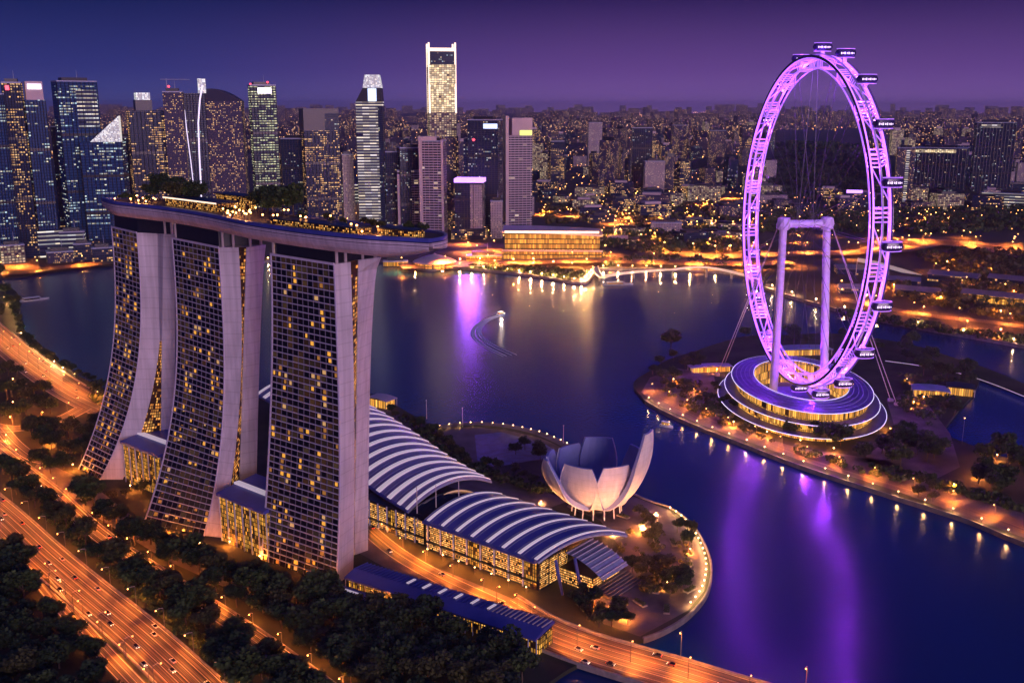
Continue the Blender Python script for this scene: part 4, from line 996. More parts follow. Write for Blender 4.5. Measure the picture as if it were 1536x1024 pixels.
for (x, y) in ((1010, 575), (1040, 590), (1075, 560), (1100, 640), (1150, 655), (1200, 668), (1250, 680), (1335, 650), (1370, 610), (1360, 575), (1385, 602), (1320, 640), (1480, 705), (1495, 690), (1465, 718), (1430, 735), (1090, 585)):
    lamp(G(x, y), 5, 'warm lamp on the island among the trees', 'warm lamps on the island', 9000, name='garden_lamp', br=.5, kind='point', arm=0, bulb='bulbw')
for (x, y) in ((20, 575), (60, 600), (10, 660), (75, 668), (40, 715), (110, 705), (20, 610)):
    lamp(G(x, y), 5, 'warm lamp among the trees left of the far tower', 'warm lamps left of the far tower', 11000, name='garden_lamp', br=.45, kind='point', arm=0, bulb='bulbw')

pr = random.Random(77)
for (x, y) in ((935, 775), (965, 785), (985, 812), (1010, 815), (1030, 850), (1015, 865), (985, 885), (1035, 885), (960, 905), (1000, 915), (930, 850), (965, 835)):
    p = G(x, y); o = thing('planter', 'low stone planter with clipped greenery on the promontory paving', 'planter', tuple(p), 'planters on the promontory')
    a = pr.uniform(0, 3); mb = MB(); mb.box((p.x, p.y, .03), 9, 3.4, .9, a); mb.build('box', M_['quay'], o)
    mb = MB()
    for k in range(160):
        q = Vector((pr.uniform(-4.2, 4.2), pr.uniform(-1.4, 1.4), .95 + pr.random() * .9)); c = Vector((p.x + q.x * math.cos(a) - q.y * math.sin(a), p.y + q.x * math.sin(a) + q.y * math.cos(a), q.z))
        e = Vector((pr.gauss(0, 1), pr.gauss(0, 1), pr.gauss(0, .6))).normalized() * .5; f_ = Vector((-e.y, e.x, .2))
        mb.face([c - e, c - f_, c + e, c + f_])
    mb.build('greenery', M_['leaf'][1], o)
# ------------------------------------------------------------------ things on the roof park
rp = random.Random(5)
def ptree(k, off, sc, lab): 
    tree(deck_at(k, off), lab, lab, (0, 3, 5, 1), sc, name='roof_tree', rnd=rp)
for k in range(12): ptree(.09 + .0145 * k + rp.uniform(-.006, .006), .5 + rp.uniform(-.35, .35), 1.1, 'dark tree in the grove at the left end of the roof park')
for k in range(10): ptree(.46 + .0115 * k + rp.uniform(-.006, .006), .5 + rp.uniform(-.3, .4), 1.1, 'dark tree in the grove halfway along the roof park')
for k in range(5): ptree(.04 + .028 * k, -.35, .38, 'small palm-sized tree at the prow of the roof park')
for k in range(9): ptree(.66 + .034 * k, .5 + rp.uniform(-.5, .2), .45, 'low tree at the right end of the roof park')
for k in range(4): ptree(.36 + .03 * k, -.25, .34, 'shrub along the middle rail of the roof park')
LL = 'warm lamp on the roof park deck'
for k in range(46):
    t = rp.choice((rp.uniform(.03, .17), rp.uniform(.40, .60), rp.uniform(.40, .58), rp.uniform(.58, .95)))
    lamp(deck_at(t, rp.uniform(-.8, .5)), rp.uniform(1.5, 4.5) // 1 + 1, LL, 'warm lamps on the roof park', 1100 if k % 3 == 0 else 0, name='deck_lamp', br=.55, kind='point', arm=0, bulb='bulb', col=(1, .42, .10))
def roofhouse(label, k0, k1, off, w, h, m, strip=None):
    a, b = deck_at(k0, off), deck_at(k1, off); o = thing('roof_pavilion', label, 'pavilion', tuple(a))
    mb = MB(); mb.prism([a - vdir * w / 2, b - vdir * w / 2, b + vdir * w / 2, a + vdir * w / 2], RZ + .6, RZ + h); mb.build('glazing', M_[m], o)
    e = Vector((0, 0, h - .4)); mb = MB(); mb.bar(a + e, b + e, w + 3, .7); mb.build('roof', M_['dark'], o)
    if strip: mb = MB(); mb.bar(a + e - vdir * (w / 2 + 1.7), b + e - vdir * (w / 2 + 1.7), .5, .8); mb.build('light_strip', M_[strip], o)
M_['terrace'] = winmat('terrace_lights', (.03, .015, .01), 1.3, 1.2, .62, (1, .36, .05), (1, .55, .15), 1.0, .1, .6, .7, .5)
M_['whitestrip'] = mat('white_strip', (.8, .7, .6), .4, emit=(1, .72, .50), es=1.5, var=0)
roofhouse('long low roof pavilion with a white light strip along its eave', .215, .415, -.05, 14, 6, 'terrace', 'whitestrip')
roofhouse('dark long pavilion behind the white-striped one on the roof park', .30, .41, .75, 8, 9, 'terrace')
roofhouse('amber terrace bar along the right half of the roof park', .64, .86, -.35, 9, 3.6, 'terrace')
roofhouse('small terrace bar at the right tip of the roof park', .88, .955, -.1, 6, 4, 'terrace')

# ------------------------------------------------------------------ boats and light arc, pedestrian bridge
def boat(label, px, L_, yaw, lit=True):
    p = G(*px, -2.2); o = thing('boat', label, 'boat', tuple(p)); ca, sa = math.cos(yaw), math.sin(yaw)
    def q(x, y, z): return Vector((p.x + (x * ca - y * sa) * L_, p.y + (x * sa + y * ca) * L_, p.z + z))
    mb = MB(); g = []
    for x, w in ((-.5, .13), (-.3, .16), (0, .17), (.25, .13), (.42, .06), (.5, .005)):
        g.append([q(x, -w, 1.8), q(x, -w * .7, -.4), q(x, w * .7, -.4), q(x, w, 1.8)])
    mb.grid(g, closed=True); mb.face(g[0]); mb.build('hull', M_['white'], o)
    mb = MB(); mb.prism([q(-.35, -.11, 0), q(.15, -.11, 0), q(.15, .11, 0), q(-.35, .11, 0)], p.z + 1.8, p.z + 4.2); mb.build('cabin', M_['mallwin'] if lit else M_['glass'], o)
    mb = MB(); mb.prism([q(-.38, -.13, 0), q(.18, -.13, 0), q(.18, .13, 0), q(-.38, .13, 0)], p.z + 4.2, p.z + 4.6); mb.build('roof', M_['white'], o)
    return o
light_arc = [(747, 473), (728, 480), (714, 490), (710, 500), (716, 510), (735, 522), (760, 534)]
wb_ = boat('small white boat at the head of its curved light arc', (752, 472), 16, .9)
q = bpy.data.objects.new('deck_light', pointl(7000, (1, .8, .6), .6)); COL.objects.link(q); q.parent = wb_; q.location = (0, 0, 9)
boat('lit tour boat moored under the curved white footbridge', (927, 427), 48, .1)
boat('small boat near the island quay wall', (1000, 640), 12, -.6)
boat('long low boat on the dark water by the left headland', (52, 450), 40, .7, False)
M_['light_arc'] = M_['arc_white']
mb = MB(); pts = spline(GP(light_arc, -2.2), 8)  # white strips on the water, painting the arc left by the boat's lights
for off, w in ((0, 1.7), (7, 1.3), (13, 1.6), (-4, .8)):
    n_ = len(pts); l_, r_ = [], []
    for i, p in enumerate(pts):
        d = (pts[min(i + 1, n_ - 1)] - pts[max(i - 1, 0)]).normalized(); q = Vector((-d.y, d.x, 0)); k = math.sin(math.pi * min(1, (i + 1) / n_) ** .7) + .12
        c = p + q * off * (.35 + .65 * i / n_) + Vector((0, 0, .12)); l_.append(c + q * w * k); r_.append(c - q * w * k)
    mb.strip(l_, r_)
tag(mb.build('boat_light_arc', M_['light_arc']), 'painted white arc of boat lights on the bay', 'light_arc', kind='stuff')
o = thing('footbridge', 'curved white-railed footbridge with a low arch over the bay', 'bridge', tuple(G(996, 412)))
fb = spline([G(x, y, z) for x, y, z in ((893, 400, 6), (896, 409, 6), (903, 416, 6), (914, 414, 6), (950, 409, 7), (992, 406, 8), (1010, 405, 11), (1035, 402, 14), (1060, 402, 13), (1090, 407, 9), (1126, 416, 4))], 5)
mb = MB(); mb.strip(*ribbon(fb, 9, 0)); mb.build('deck', M_['wall'], o)
for s in (4.5, -4.5):
    l_, r_ = ribbon(fb, .1, 1.0, s); mb = MB(); mb.tube(l_, .9, 5); mb.build('lit_rail', mat('bridge_rail', (.7, .6, .55), .4, emit=(1, .66, .45), es=.55, var=0), o)
for i in (8, 20, 24, 30, 40, 46):
    p = fb[i]; mb = MB(); mb.bar((p.x, p.y, -3), (p.x, p.y, p.z - .3), 5, 3); mb.build('pier', M_['quay'], o)

# ------------------------------------------------------------------ downtown towers
BL = (.012, .032, .095)
M_['t_cool'] = winmat('office_cool', BL, 4.2, 5.2, .30, (.55, .85, 1), (1, .85, .5), .8, .7, .85, .40, .15)
M_['t_amber'] = winmat('office_amber', (.012, .018, .045), 3.4, 4.4, .36, (1, .46, .11), (1, .62, .26), 1.0, .5, .8, .5, .15)
M_['t_dark'] = winmat('office_dark', (.010, .016, .040), 3.4, 4.4, .17, (.6, .85, 1), (1, .7, .3), .6, .5, .8, .5, .12)
M_['t_res'] = winmat('flats_grid', (.030, .030, .065), 3.0, 3.4, .27, (1, .46, .12), (1, .64, .3), .95, .05, .55, .5, .4, frame=(.07, .06, .11))
M_['t_green'] = winmat('office_greenish', (.010, .018, .040), 3.0, 5.0, .62, (1, .88, .45), (.9, 1, .6), .75, .75, .85, .42, .15)
M_['t_stripe'] = winmat('lit_storeys', (.02, .025, .06), 14, 6.2, .95, (1, .80, .56), (.95, .85, .9), .78, .3, 1.0, .42, .2)
M_['t_stripe2'] = winmat('lit_storeys_low', (.02, .025, .06), 14, 7.5, .93, (1, .82, .58), (.9, .9, .9), .72, .3, 1.0, .35, .2)
M_['t_gold'] = winmat('gold_glass', (.15, .12, .08), 5.5, 4.6, .95, (1, .72, .36), (1, .84, .56), 1.05, .2, .88, .78, .3, frame=(.2, .16, .12))
M_['t_gold2'] = winmat('gold_glass_dim', (.06, .05, .06), 5.5, 4.6, .72, (1, .66, .34), (1, .78, .5), .55, .1, .7, .6, .3, frame=(.16, .12, .12))
M_['t_balc'] = winmat('balcony_bands', (.015, .014, .03), 9, 5.2, .06, (1, .7, .4), (1, .8, .6), .5, 0, .94, .66, .3, frame=(.52, .42, .52))
M_['t_pale'] = winmat('pale_flats', (.05, .04, .06), 3.4, 3.4, .25, (1, .6, .3), (1, .75, .5), .5, 0, .5, .5, .5, frame=(.42, .34, .38))
M_['t_crown'] = winmat('white_crown', (.3, .3, .35), 2.8, 3.0, .98, (.85, .92, 1), (1, .92, .8), .85, .1, .88, .88, .4)
M_['pinkstone'] = mat('pale_stone', (.52, .40, .44), .7, var=.12, scale=.03)
class Plot:
    """a plan rectangle found from where the building stands in the view"""
    def __init__(s, x0, x1, yb, yaw=0.0, d=1.0, push=0.0):
        g0, g1 = G(x0, yb), G(x1, yb); c = (g0 + g1) / 2; ax = math.atan2(c.x, c.y); th = R(yaw)
        wa = (g1 - g0).length * math.cos(ax); s.w = wa / (math.cos(th) + d * abs(math.sin(th))); s.d = s.w * d
        view = Vector((math.sin(ax), math.cos(ax), 0)); s.c = c + view * (s.d / 2 + push); a = -ax + th
        s.ux = Vector((math.cos(a), math.sin(a), 0)); s.uy = Vector((-math.sin(a), math.cos(a), 0)); s.y = c.y
    def q(s, x, y, z=0.0): p = s.c + s.ux * s.w * x + s.uy * s.d * y; return Vector((p.x, p.y, z))
    def rect(s, x0=-.5, x1=.5, y0=-.5, y1=.5): return [s.q(x0, y0), s.q(x1, y0), s.q(x1, y1), s.q(x0, y1)]
    def z(s, py): return ZT(py, s.y)
def part(o, name, P, x0, x1, y0, y1, z0, z1, m):
    mb = MB(); mb.prism(P.rect(x0, x1, y0, y1), z0, z1, base=True); return mb.build(name, M_[m], o)
def tower(label, x0, x1, yt, yb, m, yaw=0.0, d=.9, name='office_tower', cat='tower', shape=None, roof=True, group=None):
    P = Plot(x0, x1, yb, yaw, d); o = thing(name, label, cat, (P.c.x, P.c.y, 0), group); zt = P.z(yt)
    mb = MB(); mb.prism(shape(P) if shape else P.rect(), 0, zt); mb.build('body', M_[m], o)
    if cat == 'tower' and m in ('t_cool', 't_amber', 't_dark', 't_green'):
        nf = 5 + int(P.w / 14)
        for k in range(nf + 1):
            a = P.q(-.5 + k / nf, -.508); mb = MB(); mb.bar((a.x, a.y, 0), (a.x, a.y, zt - 2), .9 if k % 3 else 1.8, 1.0); mb.build('facade_fin', M_['dark'], o)
        for fz in (.34, .68):
            mb = MB(); mb.prism(P.rect(-.503, .503, -.505, .503), zt * fz, zt * fz + 5); mb.build('plant_storey', M_['dark'], o)
        part(o, 'podium', P, -.62, .6, -.70, .5, 0, 22, 't_amber')
    if roof:
        mb = MB(); mb.tube([P.q(.1, .1, zt + 5), P.q(.1, .1, zt + 22)], [.8, .25], 4); mb.build('aerial', M_['steel'], o)
        mb = MB(); mb.prism([P.q(x, y) for x, y in ((-.34, -.30), (.30, -.30), (.30, .32), (-.34, .32))], zt, zt + 7); mb.build('roof_plant', M_['dark'], o)
        mb = MB(); mb.prism(P.rect(-.51, .51, -.51, .51), zt - 1, zt + 1.2); mb.build('parapet', M_['steel'], o)
    return o, P, zt
def beacon(o, P, x, y, z, r=2.2):
    mb = MB(); mb.lathe([(.05, r), (r * .8, r * .5), (r, 0), (r * .7, -r * .6), (.05, -r)], P.q(x, y, z + r), 8); mb.build('beacon', M_['signr'], o)

o, P, z = tower('blue glass tower at the left edge with a white rooftop sign', -4, 33, 141, 388, 't_cool', 8); part(o, 'sign', P, -.46, .15, -.54, -.515, z - 14, z - 3, 'signw')
o, P, z = tower('amber-windowed tower with a small red sign, second from the left edge', 31, 62, 124, 386, 't_amber', -6); part(o, 'sign', P, -.32, -.12, -.54, -.515, z - 13, z - 5, 'signr')
o, P, z = tower('blue glass tower with a lit white box near its top', 60, 92, 150, 384, 't_cool', 5, roof=False); part(o, 'upper_block', P, -.40, .45, -.35, .45, z, P.z(122), 'pinkstone'); part(o, 'sign', P, -.30, .38, -.40, -.37, P.z(134), P.z(126), 'signw'); part(o, 'podium', P, -.6, 1.1, -.9, -.5, 0, P.z(345), 't_stripe2')
o, P, z = tower('broad dark slab tower with white-lit upper storeys', 101, 168, 122, 372, 't_cool', 12, .7); part(o, 'lit_storeys', P, -.05, .47, -.515, -.502, P.z(192), P.z(135), 't_stripe2')
o, P, z = tower('lower dark glass block topped by a sloping glass prow', 135, 204, 213, 376, 't_cool', -10, .7, roof=False)
mb = MB(); a, b = P.q(-.25, -.5, z), P.q(.48, -.5, z); e = Vector((0, 0, P.z(174) - z)); dp = P.uy * P.d * .4
mb.face([a, b, b + e], [(0, 0), (68, 0), (68, 60)]); mb.face([a + dp, b + e + dp, b + dp]); mb.face([a, b + e, b + e + dp, a + dp]); mb.face([b, b + dp, b + e + dp, b + e]); mb.build('glass_prow', M_['t_crown'], o)
o, P, z = tower('amber-speckled tower with a white stepped crown', 205, 262, 166, 366, 't_amber', 6, .8, roof=False); part(o, 'crown', P, -.28, .18, -.4, .4, z, P.z(150), 'dark'); part(o, 'lit_crown', P, -.24, .14, -.42, .38, P.z(150), P.z(139), 't_crown')
o, P, z = tower('tower with a red rooftop crane left of the white-edged one', 261, 292, 138, 366, 't_res', -5, .9); beacon(o, P, -.2, 0, z + 8, 2.5)
mb = MB(); mb.tube([P.q(-.3, 0, z), P.q(-.3, 0, z + 26)], .9, 4); mb.tube([P.q(-.6, 0, z + 24), P.q(.9, 0, z + 24)], .7, 4); mb.build('crane', M_['signr'] if 0 else M_['steel'], o)
o, P, z = tower('dark tower with curved white-lit edges and a bright tip', 289, 322, 140, 362, 't_dark', 4, .9, roof=False)
mb = MB(); ed = [P.q(x, -.53, P.z(y)) for x, y in ((-.05, 330), (.02, 280), (.05, 230), (.10, 185), (.25, 150), (.42, 128))]; mb.tube(ed, 1.6, 5); mb.build('edge_light', M_['edge'], o)
mb = MB(); ed = [P.q(x, -.53, P.z(y)) for x, y in ((-.30, 300), (-.38, 240), (-.46, 200), (-.5, 165))]; mb.tube(ed, .9, 5); mb.build('edge_light', M_['edge'], o)
part(o, 'lit_tip', P, .22, .58, -.52, -.1, z, P.z(118), 't_crown')
o, P, z = tower('broad apartment tower with a curved roofline and amber dots', 318, 379, 152, 360, 't_res', -8, .6, roof=False, name='apartment_tower')
mb = MB(); rows = []
for k in range(9):
    x = -.5 + k / 8; zz = z + (P.z(133) - z) * (1 - ((x + .3) / .8) ** 2 if x > -.3 else 1 - ((x + .3) / .3) ** 2 * .3)
    rows.append([P.q(x, -.5, z), P.q(x, -.5, zz), P.q(x, .5, zz), P.q(x, .5, z)])
mb.grid(rows); mb.face(rows[0]); mb.face(rows[-1]); mb.build('curved_roof', M_['t_res'], o)
o, P, z = tower('slim dark tower with greenish storeys and a white sign under red lights', 384, 425, 128, 352, 't_green', 7, .9); part(o, 'sign', P, -.22, .32, -.545, -.515, z - 17, z - 5, 'signw'); beacon(o, P, -.48, -.4, z); beacon(o, P, .2, -.4, z + 4)
o, P, z = tower('short dark tower with a stepped top right of the slim greenish one', 428, 470, 208, 350, 't_dark', -14, .9)
o, P, z = tower('squat dark tower with a blank top and amber storeys below', 456, 515, 196, 352, 't_amber', 10, .8, roof=False); part(o, 'blank_top', P, -.5, .5, -.5, .5, z, P.z(163), 'dark'); part(o, 'lit_corner', P, .1, .5, -.51, -.502, z, P.z(170), 't_dark')
o, P, z = tower('white-banded tower with a tapered bright crown', 540, 582, 153, 350, 't_stripe', -6, .9, roof=False)
mb = MB(); r0 = P.rect(-.5, .5, -.5, .5); zt = P.z(132); r1 = P.rect(-.22, .48, -.4, .4); mb.grid([[Vector((p.x, p.y, z)) for p in r0], [Vector((p.x, p.y, zt)) for p in r1]], closed=True); mb.face([Vector((p.x, p.y, zt)) for p in r1]); mb.build('taper', M_['dark'], o)
mb = MB(); r2 = P.rect(-.15, .40, -.3, .3); zu = P.z(112); mb.grid([[Vector((p.x, p.y, zt + .1)) for p in r1], [Vector((p.x, p.y, zu)) for p in r2]], closed=True, uvs=lambda a, b: (b * 30, a * 30)); mb.face([Vector((p.x, p.y, zu)) for p in r2]); mb.build('lit_crown', M_['t_crown'], o)
part(o, 'sign', P, -.02, .30, -.53, -.47, P.z(152), P.z(133), 'signb'); part(o, 'side_bay', P, .34, .52, -.52, .4, 0, P.z(160), 't_dark')
o, P, z = tower('tallest tower, glowing gold with four bright corner masts', 644, 687, 100, 345, 't_gold2', 5, .95, roof=False)
part(o, 'bright_band', P, -.505, .505, -.505, .505, P.z(168), P.z(126), 't_gold'); part(o, 'lit_storeys', P, -.48, .48, -.515, .5, P.z(126), P.z(97), 't_gold'); part(o, 'dark_band', P, -.46, .46, -.46, .46, P.z(98), P.z(77), 't_dark'); part(o, 'lit_beam', P, -.5, .5, -.5, .5, P.z(77), P.z(72), 'whitestrip' if 'whitestrip' in M_ else 'edge')
for x, y in ((-.48, -.48), (.48, -.48), (.48, .48), (-.48, .48)): part(o, 'corner_mast', P, x - .03, x + .03, y - .03, y + .03, P.z(170), P.z(64), 'whitestrip')
part(o, 'base', P, -.55, .55, -.56, .5, 0, P.z(205), 't_res')
o, P, z = tower('tall banded tower in a pale lavender frame before the gold tower', 633, 672, 212, 358, 't_balc', -10, .9); part(o, 'pale_pier', P, -.56, -.42, -.56, .5, 0, z + 6, 'pinkstone'); part(o, 'pale_pier', P, .40, .50, -.54, .5, 0, z + 3, 'pinkstone'); part(o, 'crown', P, -.6, .2, -.5, .4, z + 1.3, P.z(205), 'pinkstone')
o, P, z = tower('dark blocky tower left of the pale banded one', 598, 638, 222, 352, 't_dark', 10, .8)
o, P, z = tower('pale tower with dark bands at the foot of the dark blocky one', 598, 634, 256, 352, 't_balc', -4, .5); part(o, 'pale_pier', P, -.5, -.30, -.56, .4, 0, z - 8, 'pinkstone')
o, P, z = tower('narrow dark tower between the white-banded one and the pale ones', 581, 599, 228, 350, 't_dark', 0, 1)
o, P, z = tower('dark glass tower with a blue-white sign and a red beacon', 703, 755, 180, 352, 't_dark', -12, .8); part(o, 'sign', P, .02, .48, -.53, -.51, z - 18, z - 8, 'signb'); beacon(o, P, -.30, -.53, P.z(212), 3)
part(o, 'stepped_wing', P, -.66, -.5, -.4, .4, 0, P.z(208), 't_dark')
o, P, z = tower('white-framed tower with balcony bands and a yellow-green sign', 754, 798, 203, 345, 't_balc', 12, .85, roof=False); part(o, 'frame', P, -.56, -.44, -.56, .5, 0, P.z(174), 'pinkstone'); part(o, 'top_frame', P, -.3, .5, -.5, .5, z, P.z(177), 'pinkstone')
part(o, 'sign', P, .0, .47, -.54, -.51, P.z(203), P.z(196), 'signy')
o, P, z = tower('low tower with a glowing purple band round its roof', 683, 729, 274, 358, 't_dark', -8, .8, roof=False); part(o, 'purple_band', P, -.52, .52, -.53, .5, z, P.z(268), 'signp'); q = bpy.data.objects.new('sign_light', spot(2.8e5, (.30, .06, 1), 96, 18)); COL.objects.link(q); q.parent = o; q.location = P.q(0, -.62, z + 3) - o.location; q.rotation_euler = Vector((0, -1, -.45)).to_track_quat('-Z', 'Y').to_euler(); part(o, 'grid_bay', P, .05, .5, -.52, .3, 0, z - 4, 't_pale')
o, P, z = tower('short pale tower beside the white-framed one', 736, 754, 302, 358, 't_pale', 0, 1)
o, P, z = tower('pale apartment block standing alone in the mid city', 964, 996, 242, 294, 't_pale', 8, .6, name='apartment_block')
o, P, z = tower('slim pale block between the dark amber tower and the banded tower', 516, 534, 232, 345, 't_pale', 4, .9, name='apartment_block')
# curved banded low block
P = Plot(480, 565, 336, 0, .5); o = thing('office_block', 'wide curved office block with white-lit storeys behind the roof park', 'building', (P.c.x, P.c.y, 0))
arc = [P.q(.5 * math.sin(t), -.5 + .55 * (1 - math.cos(t)), 0) for t in [-1.3 + 2.6 * k / 16 for k in range(17)]]
mb = MB(); mb.prism(arc, 0, P.z(277)); mb.build('body', M_['t_stripe2'], o); mb = MB(); mb.prism([p + (P.c - p) * .06 for p in arc], P.z(277), P.z(267)); mb.build('roof', M_['rail'], o)
P = Plot(478, 541, 338, 0, .3); o = thing('stone_block', 'blank pale stone block in front of the curved office block', 'building', (P.c.x, P.c.y, 0))
mb = MB(); mb.prism([P.q(-.5, .2), P.q(0, -.5), P.q(0, .4), P.q(-.5, .5)], 0, P.z(303)); mb.build('wing', M_['pinkstone'], o); mb = MB(); mb.prism([P.q(.01, -.5), P.q(.5, -.35), P.q(.5, .4), P.q(.01, .4)], 0, P.z(306)); mb.build('wing', M_['pinkstone'], o)
# amber exhibition hall on the far shore
P = Plot(757, 902, 388, 0, .35); o = thing('exhibition_hall', 'long low hall glowing gold behind the far quay', 'hall', (P.c.x, P.c.y, 0))
M_['hallwin'] = winmat('hall_glazing', (.10, .05, .02), 3.0, 9.0, .97, (1, .40, .04), (1, .50, .09), .85, .1, .86, .8, .4, frame=(.05, .03, .02))
part(o, 'lower_front', P, -.52, .5, -.6, .5, 0, 14, 'hallwin'); part(o, 'upper_front', P, -.5, .48, -.4, .5, 14.5, 46, 'hallwin')
mb = MB(); g = []
for k in range(13):
    x = -.53 + 1.04 * k / 12; zz = P.z(343) - 6 * (k / 12) ** 2 - 8; g.append([P.q(x, -.55, zz), P.q(x, -.55, zz + 3), P.q(x, .5, zz + 7), P.q(x, .5, zz)])
mb.grid(g, closed=True); mb.face(g[0]); mb.face(g[-1]); mb.build('roof', M_['pinkstone'], o); part(o, 'fascia_light', P, -.5, .47, -.57, -.56, 47, 51, 'whitestrip')
part(o, 'cornice', P, -.53, .51, -.62, -.60, 14, 17, 'pinkstone')
o, P, z = tower('pale colonial block with a hipped roof in the park', 975, 1022, 334, 352, 't_pale', 4, .5, name='civic_block', cat='building')
# dark towers standing between and behind the named ones
for x0, x1, yt, yb, m, lab in ((92, 104, 190, 352, 't_dark', 'thin dark tower in the gap left of the broad slab'), (166, 186, 196, 348, 't_res', 'dim tower behind the sloping glass prow'), (190, 212, 206, 350, 't_dark', 'dark tower in the gap right of the sloping prow'), (248, 268, 186, 346, 't_cool', 'blue tower behind the crane tower'), (424, 436, 238, 344, 't_res', 'thin tower just right of the slim greenish one'), (470, 484, 226, 342, 't_cool', 'thin blue tower at the left of the squat amber one'), (600, 622, 236, 340, 't_amber', 'amber tower behind the dark blocky one'), (668, 690, 246, 342, 't_cool', 'blue tower at the foot of the gold tower'), (726, 744, 232, 338, 't_amber', 'amber tower between the dark glass and the white-framed ones'), (944, 976, 192, 290, 't_dark', 'tall dark tower behind the lone pale apartment block'), (880, 902, 184, 262, 't_pale', 'pale slender tower in the distant middle'), (824, 846, 212, 284, 't_amber', 'amber tower right of the white-framed one'), (1060, 1086, 196, 262, 't_res', 'tall flats left of the wheel rim'), (1005, 1030, 188, 258, 't_res', 'tall flats right of the dark tower in the distance')):
    tower(lab, x0, x1, yt, yb, m, 6, .8)
# right-hand city
o, P, z = tower('tall banded tower at right with a bright white corner', 1338, 1366, 222, 306, 't_res', 5, .9); part(o, 'lit_corner', P, .0, .2, -.53, -.5, 0, z - 3, 't_stripe')
o, P, z = tower('broad dark block with an amber line along its top at right', 1366, 1446, 222, 302, 't_dark', -6, .5); part(o, 'amber_line', P, -.5, .3, -.52, -.505, z - 14, z - 5, 't_gold')
o, P, z = tower('tall dark block with white roof lights near the right edge', 1450, 1512, 184, 300, 't_dark', 8, .6); part(o, 'lit_fascia', P, -.4, .1, -.53, -.51, z - 14, z - 4, 't_stripe')
o, P, z = tower('low banded block with rows of white storeys at the right edge', 1470, 1545, 290, 312, 't_stripe2', -4, .5, name='office_block', cat='building')
o, P, z = tower('round-cornered amber-dotted block inside the wheel', 1170, 1206, 252, 276, 't_res', 0, .8, name='apartment_block', shape=lambda P: [P.q(.5 * math.copysign(abs(math.cos(t)) ** .5, math.cos(t)), .5 * math.copysign(abs(math.sin(t)) ** .5, math.sin(t))) for t in [k * math.pi / 12 for k in range(24)]])
o, P, z = tower('small block with a purple roof sign inside the wheel', 1270, 1290, 290, 312, 't_amber', 0, .8, name='shop_block', cat='building', roof=False); part(o, 'sign', P, -.6, .6, -.55, -.5, z + .5, z + 9, 'signp')
# foot of the left towers
for k, (x0, x1, yt, yb, m, lab) in enumerate(((2, 40, 368, 398, 't_gold2', 'orange-lit podium at the foot of the leftmost towers'), (92, 132, 348, 384, 't_stripe2', 'low block with white lit bands between the left towers'), (70, 112, 378, 394, 't_res', 'low dark quay building with amber windows'), (112, 140, 366, 392, 't_amber', 'small terraced building on the left quay'), (138, 172, 372, 392, 't_amber', 'amber-windowed quay building beside the far hotel tower'))):
    tower(lab, x0, x1, yt, yb, m, 4 * (-1) ** k, .6, name='quay_building', cat='building')
# round waterfront pavilion by the roof park's tip
pc = G(652, 400); o = thing('round_pavilion', 'round lit pavilion at the water by the tip of the roof park', 'pavilion', tuple(pc))
mb = MB(); mb.prism([pc + Vector((34 * math.cos(t), 34 * math.sin(t), 0)) for t in [k * math.pi / 14 for k in range(28)]], 0, 9); mb.build('glazing', M_['amberwall'], o)
mb = MB(); mb.lathe([(38, 9.2), (36, 11), (24, 16), (3, 22), (.1, 24)], pc, 28); mb.build('roof', M_['pinkstone'], o)
for i, (x0, x1, yt) in enumerate(((575, 612, 392), (700, 752, 384))):
    tower(('amber-lit quay arcade behind the near hotel tower', 'amber-lit quay arcade before the purple-banded tower')[i], x0, x1, yt, 399 - 4 * i, 'hallwin', 0, .3, name='quay_arcade', cat='building')

# ------------------------------------------------------------------ sheds and yards across the channel
M_['shed'] = mat('shed_roof', (.12, .12, .22), .5, var=.35, scale=.02)
for k, (x0, x1, y0, h, dd, yaw, lab) in enumerate(((1250, 1320, 412, 9, .5, 10, 'large blue-grey shed behind the wheel rim'), (1390, 1470, 424, 10, .4, -12, 'wide blue-grey shed below the park trees'), (1340, 1410, 446, 9, .35, -10, 'long shed in the middle of the dock yards'), (1440, 1536, 455, 10, .3, -10, 'long shed with a lit front at the right dock'), (1480, 1560, 432, 12, .3, -12, 'dark shed at the right edge of the docks'), (1255, 1300, 440, 7, .5, 12, 'small shed nearest the wheel across the channel'), (1330, 1380, 428, 7, .4, 0, 'low shed beside the white sail roof'))):
    P = Plot(x0, x1, y0, yaw, dd); o = thing('dock_shed', lab, 'shed', (P.c.x, P.c.y, 0))
    part(o, 'wall', P, -.5, .5, -.5, .5, 0, h, 'hallwin' if k in (3,) else 't_amber')
    mb = MB(); g = []
    for x in (-.52, .52): g.append([P.q(x, -.53, h), P.q(x, -.53, h + 1), P.q(x, 0, h + 6), P.q(x, .53, h + 1), P.q(x, .53, h)])
    mb.grid(g, closed=True); mb.face(g[0]); mb.face(g[1]); mb.build('roof', M_['shed'], o)
P = Plot(1283, 1382, 416, 0, .4); o = thing('sail_roof', 'white lit sail roof on the ground beyond the wheel', 'roof', (P.c.x, P.c.y, 0))
mb = MB(); g = [[P.q(-.5, y, 26 - 3 * (2 * y) ** 2), P.q(-.2, y, 22 - 3 * (2 * y) ** 2), P.q(.2, y, 12 - 3 * (2 * y) ** 2), P.q(.5, y * .2, 4)] for y in (-.5, -.25, 0, .25, .5)]; mb.grid(g); mb.build('canopy', mat('lit_membrane', (.7, .62, .5), .6, emit=(1, .72, .45), es=.22, var=.1), o)
for x, y in ((-.5, -.45), (-.5, .45), (.0, -.45)):
    mb = MB(); mb.tube([P.q(x, y, 0), P.q(x, y, 22 if x < -.1 else 14)], .6, 5); mb.build('mast', M_['mast'], o)

